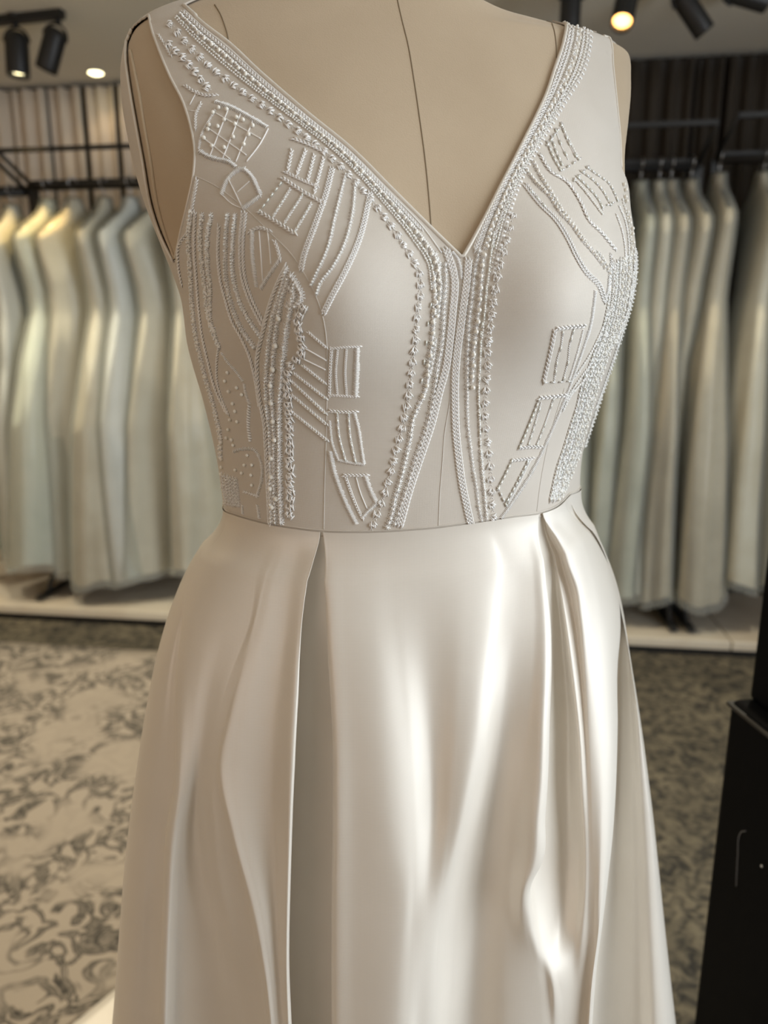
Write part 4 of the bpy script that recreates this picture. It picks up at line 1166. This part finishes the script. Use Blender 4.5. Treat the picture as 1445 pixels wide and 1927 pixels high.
for nm, pts, kind in (('slanting_stripe', z1((1330,1040),(1290,1200),(1220,1400),(1150,1600)) + z2((780,330)), 'r'), ('slanting_stripe', z1((1410,1080),(1345,1340)) + z2((935,210),(860,380),(838,430)), 's'),
                      ('slanting_stripe', [(668,342)] + z2((1080,10),(1040,170),(960,330),(890,420),(870,480)), 's'), ('slanting_stripe', [(697,362)] + z2((1120,170),(1040,350),(960,500),(915,590)), 'r')):
    mt = Motif(nm)
    if kind == 'r': mt.chain(pts, 8)
    else: mt.stars(pts, 6, 6, .7); mt.seeds(pts, 6, 1.7)
    mt.build()
mt = Motif('house_frame')
mt.satin(z2((485,110),(487,250),(500,360),(512,440)), 9, 2.2).satin(z2((540,450),(590,370),(650,280)), 8, 2.2).rope(z2((470,115),(530,92),(585,108)), 5).rope(z2((620,170),(640,220),(652,270)), 5).thread(z2((530,110),(540,250),(552,410)), 1.2).thread(z2((580,115),(592,220),(600,310)), 1.1)
mt.build()
SIDE = [(z2((125,0),(112,150),(120,300),(130,450),(140,600),(160,750),(190,880),(220,1000),(250,1100),(280,1220),(300,1320),(305,1450)), 'b'),
        (z2((190,20),(180,150),(190,300),(210,450),(225,600),(260,720),(292,800)), 's'), (z2((243,20),(222,150),(225,300),(240,470),(240,620),(270,740)), 's'),
        (z2((290,80),(285,250),(300,400),(330,520),(370,650),(420,740),(470,850),(500,960),(530,1150)), 'r'), (z2((340,20),(330,200),(335,400),(370,560),(430,700),(500,800)), 't'),
        (z2((385,20),(370,200),(380,400),(410,520),(470,640),(540,740)), 't'), (z2((440,0),(425,200),(440,400),(480,520),(550,660)), 'c'),
        (z1((495,1110),(470,1250),(430,1450)) + z2((60,180),(50,300),(70,420)), 'r'), (z2((150,0),(145,200),(160,420),(175,600),(190,720),(230,900),(270,1050),(330,1180)), 'r')]
for pts, k in SIDE:
    mt = Motif('side_stripe')
    if k == 'b': mt.seeds(pts, 3.2, 2.5, 4.5).stars(pts, 7, 9, .9).pearls(pts, 26, 3.0, 3)
    if k == 's': mt.seeds(pts, 3.4, 2.4, 3).seeds(pts, 4.0, 2.0, 5).stars(pts, 8, 8.5, .8)
    if k == 'r': mt.rope(pts, 5)
    if k == 't': mt.stars(pts, 6, 8.5, .6); mt.seeds(pts, 7, 2, 3)
    if k == 'c': mt.chain(pts, 9)
    mt.build()
class MirrorMotif(Motif):
    """the same stripes on the other side of the body, as far as that side faces away from the front"""
    def frames(s, pts, step, lift=0.0):
        P, N = on_bod(pts, step)
        if len(P) < 3: return None
        t, z = inv(P); t = math.pi - t
        P2 = body(t, z, BOFF); N2 = P2 - body(t, z, BOFF - .002); N2 /= np.linalg.norm(N2, axis=1)[:, None]
        away = ((P2 - CAM) * N2).sum(1) > -.02 * np.linalg.norm(P2 - CAM, axis=1)
        P2, N2 = P2[away], N2[away]
        if len(P2) < 3: return None
        T = np.gradient(P2, axis=0); T /= np.linalg.norm(T, axis=1)[:, None] + 1e-12
        B = np.cross(N2, T); B /= np.linalg.norm(B, axis=1)[:, None] + 1e-12
        return P2, N2, T, B, ((P2 - CAM) @ AXF) / FPX
for pts, k in SIDE:
    mt = MirrorMotif('side_stripe')
    if k in 'bs': mt.seeds(pts, 3.4, 2.4, 3.5).stars(pts, 8, 8.5, .8)
    elif k == 't': mt.stars(pts, 6, 8.5, .6)
    else: mt.rope(pts, 5)
    mt.build()
mt = Motif('flower_band')
mt.rope(z2((690,320),(640,420),(590,560),(550,720),(520,850),(520,1000),(540,1150),(560,1250),(570,1400),(580,1600),(592,1845)), 6)
mt.stars(z2((690,340),(650,500),(612,620),(590,750),(575,900),(570,1050),(575,1150),(592,1300),(597,1500),(600,1700),(607,1835)), 6.5, 9.5, .45)
mt.stars(z2((700,400),(665,520),(640,640),(620,790),(608,930),(600,1050),(608,1150),(618,1300),(618,1500),(622,1700),(630,1840)), 7, 9, .35)
mt.stars(z2((740,430),(720,550),(690,700),(672,850),(660,1000),(650,1150),(650,1300),(650,1500),(655,1700),(660,1840)), 6.5, 10, .35)
mt.stars(z2((720,380),(760,440),(780,500),(745,560)), 7, 10, .2).stars(z2((710,450),(740,500),(700,560)), 7, 10, .2)
mt.tufts(z2((790,570),(755,660),(775,740),(775,850),(715,910),(700,1000),(700,1100),(708,1200),(710,1300),(710,1400),(712,1500),(715,1600),(715,1700),(710,1800)), 15, 13, 6)
mt.dots(z2((650,630),(630,790),(615,930),(600,1025),(605,1130),(615,1240),(625,1350),(605,1460),(605,1570),(600,1640),(635,1700),(610,1750)), 4.6)
mt.build()
for a, b_, k in (((820,710),(925,800),'t'), ((790,800),(930,880),'h'), ((770,860),(925,935),'h'), ((790,910),(915,1010),'b'), ((730,950),(920,1100),'b'), ((720,1000),(920,1190),'b'), ((720,1080),(925,1255),'b'), ((730,1190),(928,1350),'b')):
    mt = Motif('slanting_rung')
    if k == 'h': mt.thread(z2(a, b_), 1.3)
    elif k == 't': mt.rope(z2(a, b_), 4)
    else: mt.rope(z2(a, b_), 4.5); mt.bugles(z2(a, b_), 9, 4, 1.4, .3)
    mt.build()
mt = Motif('ladder_rectangle')
mt.rope(z2((955,808),(1040,800),(1120,797)), 4).satin(z2((1112,805),(1108,950),(1102,1090)), 9, 2.2, .2).rope(z2((945,1085),(1030,1090),(1105,1095)), 4).rope(z2((958,810),(950,950),(946,1085)), 4).rope(z2((995,815),(985,950),(993,1080)), 3).rope(z2((1048,812),(1040,950),(1048,1082)), 3)
mt.build()
mt = Motif('ladder_rectangle')
mt.rope(z2((945,1178),(1020,1185),(1095,1185)), 5).satin(z2((1095,1190),(1120,1290),(1135,1390),(1150,1490)), 6, 2.2).satin(z2((1152,1497),(1080,1490),(1000,1472)), 6, 2.2).satin(z2((948,1240),(965,1380),(1000,1472)), 5, 2.2)
for p in (z2((993,1195),(1005,1330),(1040,1465)), z2((1060,1195),(1070,1330),(1100,1475))): mt.bugles(p, 10, 4, 1.5); mt.rope(p, 3)
mt.build()
mt = Motif('ladder_rectangle')
mt.satin(z2((950,1420),(975,1540),(1005,1630),(1050,1740),(1105,1850)), 8, 2.1).rope(z2((1030,1562),(1160,1562)), 5).satin(z2((1160,1565),(1185,1640),(1222,1720)), 8, 2.1).satin(z2((1225,1730),(1180,1770),(1140,1815)), 7, 2.1).rope(z2((1045,1575),(1085,1690),(1140,1815)), 4).thread(z2((1105,1570),(1130,1660),(1170,1760)), 1.2)
mt.build()
mt = Motif('leaf_motif')
mt.rope(z2((290,790),(278,900),(282,1010),(310,1110),(345,1195)), 4).satin(z2((305,835),(340,890),(390,945),(430,1000)), 6, 2.3).satin(z2((440,1020),(450,1080),(470,1135)), 6, 2.3)
mt.dots(z2((352,1062),(400,1040),(375,1135),(430,1080),(360,1232),(402,1242),(350,1290),(380,1382),(330,1000),(345,950),(390,1180),(340,1340),(370,1350)), 3.2)
mt.satin(z2((470,1150),(465,1260),(475,1355)), 7, 4)
mt.build()
mt = Motif('leaf_motif')
mt.satin(z2((380,1420),(440,1405),(500,1412),(535,1470),(548,1540),(540,1610),(515,1690)), 6, 2.3).rope(z2((440,1660),(515,1685)), 4).dots(z2((462,1442),(490,1500),(445,1500),(392,1530),(430,1548),(485,1560),(490,1620)), 3)
mt.satin(z2((430,1740),(432,1790)), 6, 2.2).satin(z2((520,1740),(530,1815)), 7, 2.2)
mt.build()
mt = Motif('beaded_patch')
for k in range(6):
    f = k / 5
    mt.stars(z2((310 + 85 * f, 1560 + 30 * f), (318 + 85 * f, 1640 + 20 * f), (335 + 75 * f, 1730 + 10 * f)), 6, 7, .5)
mt.pearls(z2((300,1330),(310,1480),(310,1560)), 14, 2.8, 2)
mt.build()
# right half
mt = Motif('ladder_rectangle')
mt.rope(z5((510,590),(590,580),(690,572)), 6).rope(z5((502,610),(480,720),(455,830),(432,930)), 6).bugles(z5((440,942),(520,940),(595,935)), 11, 3, 1.7)
mt.satin(z5((690,600),(660,720),(625,840),(600,920)), 6, 2.2)
for p in (z5((555,620),(548,690),(520,790),(500,930)), z5((622,610),(600,700),(590,800),(560,920))): mt.bugles(p, 10, 4, 1.5, .2); mt.rope(p, 3)
mt.build()
mt = Motif('ladder_rectangle')
mt.rope(z5((400,1046),(470,1040),(560,1030)), 6).bugles(z5((395,1060),(360,1150),(320,1250),(270,1370)), 9, 2, 1.9).rope(z5((270,1378),(340,1370),(405,1370)), 5)
for p in (z5((412,1080),(380,1190),(330,1350)), z5((490,1060),(440,1210),(385,1350))): mt.bugles(p, 9, 4, 1.4, .2); mt.rope(p, 3)
mt.build()
mt = Motif('ladder_rectangle')
mt.rope(z5((220,1458),(350,1446)), 5).bugles(z5((215,1465),(175,1550),(130,1640)), 9, 2, 1.9).bugles(z5((130,1645),(155,1700),(180,1750)), 9, 2, 1.9).bugles(z5((320,1470),(260,1590),(190,1720)), 9, 3, 1.6).rope(z5((340,1455),(270,1600),(200,1730)), 4)
mt.build()
mt = Motif('satin_stitch_line')
mt.satin(z5((770,345),(760,430),(740,560),(715,650)), 10, 2.2, .1).satin(z5((715,650),(650,840),(560,1080),(480,1270),(430,1380),(330,1570),(240,1710),(150,1838)), 8, 2.2, .2)
mt.build()
mt = Motif('slanting_stripe'); mt.chain(z4((340,1340),(450,1480),(560,1590),(660,1750)) + z5((640,100),(720,230),(790,300),(830,400)), 8).bugles(z4((380,1390),(470,1490)), 9, 12, 1.9).build()
mt = Motif('slanting_stripe'); p = z4((400,1180),(450,1280),(530,1400),(600,1520),(690,1640),(760,1740),(850,1830)) + z5((780,90),(830,150),(860,230)); mt.stars(p, 8, 7, .6).pearls(p, 9, 2.4, .8).build()
mt = Motif('slanting_stripe'); p = z4((350,1240),(420,1330),(520,1430),(580,1530),(680,1640),(740,1730),(820,1820)) + z5((770,110),(825,180)); mt.stars(p, 8, 7, .6).pearls(p, 9, 2.4, .8).build()
mt = Motif('slanting_stripe'); p = z4((450,1130),(520,1240),(640,1320),(740,1470),(800,1600),(890,1690),(980,1800)); mt.rope(p, 6).bugles(p, 9, 16, 1.9).build()
mt = Motif('bugle_square')
for p in (z4((600,905),(640,1010),(700,1130)), z4((560,950),(600,1060),(650,1160)), z4((530,1000),(560,1100),(600,1190)), z4((500,1040),(540,1140),(590,1230))): mt.bugles(p, 9, 3, 1.8, .1); mt.thread(p, 1)
mt.bugles(z4((610,1235),(680,1190),(730,1155)), 9, 3, 1.9).bugles(z4((500,1050),(550,980),(600,910)), 9, 3, 1.9).seeds(z4((600,905),(650,1010),(720,1150)), 5, 1.8)
mt.build()
mt = Motif('bugle_square')
for p in (z4((790,1220),(860,1270),(940,1330),(1000,1445)), z4((750,1250),(830,1310),(900,1390),(950,1480)), z4((720,1290),(800,1370),(860,1440),(905,1530))): mt.bugles(p, 9, 3, 1.8, .1); mt.thread(p, 1)
mt.seeds(z4((695,1300),(780,1400),(840,1480),(895,1555)), 4, 2).bugles(z4((695,1310),(745,1260),(790,1215)), 9, 3, 1.9).bugles(z4((1010,1460),(950,1480),(900,1510)), 9, 3, 1.7)
mt.build()
mt = Motif('side_panel_beading')
SLB = z5((868,180),(850,430),(800,640),(740,800),(680,960),(650,1090),(600,1250),(560,1380),(520,1500),(472,1715))
SRB = z5((1000,100),(980,380),(925,600),(848,790),(800,930),(758,1080),(698,1290),(645,1480),(596,1600),(548,1705))
for f, k in ((0, 'z'), (.18, 's'), (.34, 'z'), (.5, 's'), (.64, 'p'), (.8, 's'), (.93, 'p')):
    p = mixp(SLB, SRB, f)
    if k == 'z': mt.bugles(p, 8, 2, 2.1, .08, .9); mt.rope(p, 5)
    if k == 's': mt.seeds(p, 4, 2.2, 2.5).stars(p, 8, 8, .6)
    if k == 'p': mt.seeds(p, 4.5, 2.2, 2).pearls(p, 13, 3.0, 2)
mt.build()
mt = Motif('side_panel_beading')
for p in (z5((860,470),(800,620),(720,780),(640,900)), z5((840,620),(760,790),(680,900),(580,1050)), z5((780,800),(700,920),(600,1040),(560,1120))): mt.rope(p, 4); mt.seeds(p, 5, 1.7, 2)
mt.satin(z5((860,240),(850,340),(830,420)), 8, 2.4).stars(z5((870,110),(880,200),(900,300)), 7, 8, .6)
mt.build()
mt = Motif('edge_pearls')
mt.dots(z4((1048,1340),(1060,1380),(1058,1430),(1065,1462),(1072,1540),(1085,1580),(1090,1620),(1108,1660),(1108,1700),(1112,1760),(1102,1800),(1112,1850),(1115,1900)), 3.4)
for p in (z4((1020,1500),(1060,1600),(1085,1750),(1090,1900)), z4((1000,1560),(1040,1680),(1060,1800),(1065,1920))): mt.rope(p, 4); mt.seeds(p, 7, 1.8, 1.5)
mt.seeds(z4((1040,1450),(1080,1600),(1100,1750),(1105,1900)), 6, 2, 2).seeds(z5((960,150),(985,100),(1000,250)), 4, 2, 2)
mt.build()

# ------- train: the back of the skirt spread on the rug behind the form
def train():
    V = []; F = []; n, k = 40, 24
    a0, a1 = math.radians(60), math.radians(185)
    for i in range(n + 1):
        a = a0 + (a1 - a0) * i / n
        L = .10 + .44 * math.sin(math.pi * (i / n)) ** .8
        for j in range(k + 1):
            f = j / k
            r = .34 + L * f
            z = .022 + .10 * math.exp(-f * 7) + .010 * math.sin(i * 1.1 + f * 2) * (1 - .4 * f) + .006 * math.sin(i * .53 + f * 5)
            V.append((X0 + r * math.cos(a), Y0 + .02 + r * math.sin(a) * .92, max(.016, z)))
    for i in range(n):
        for j in range(k):
            a = i * (k + 1) + j; F.append((a, a + k + 1, a + k + 2, a + 1))
    m = MB(); m.add(V, F); o = m.build('train', M['satin'], gown)
    md = o.modifiers.new('t', 'SOLIDIFY'); md.thickness = .002
train()
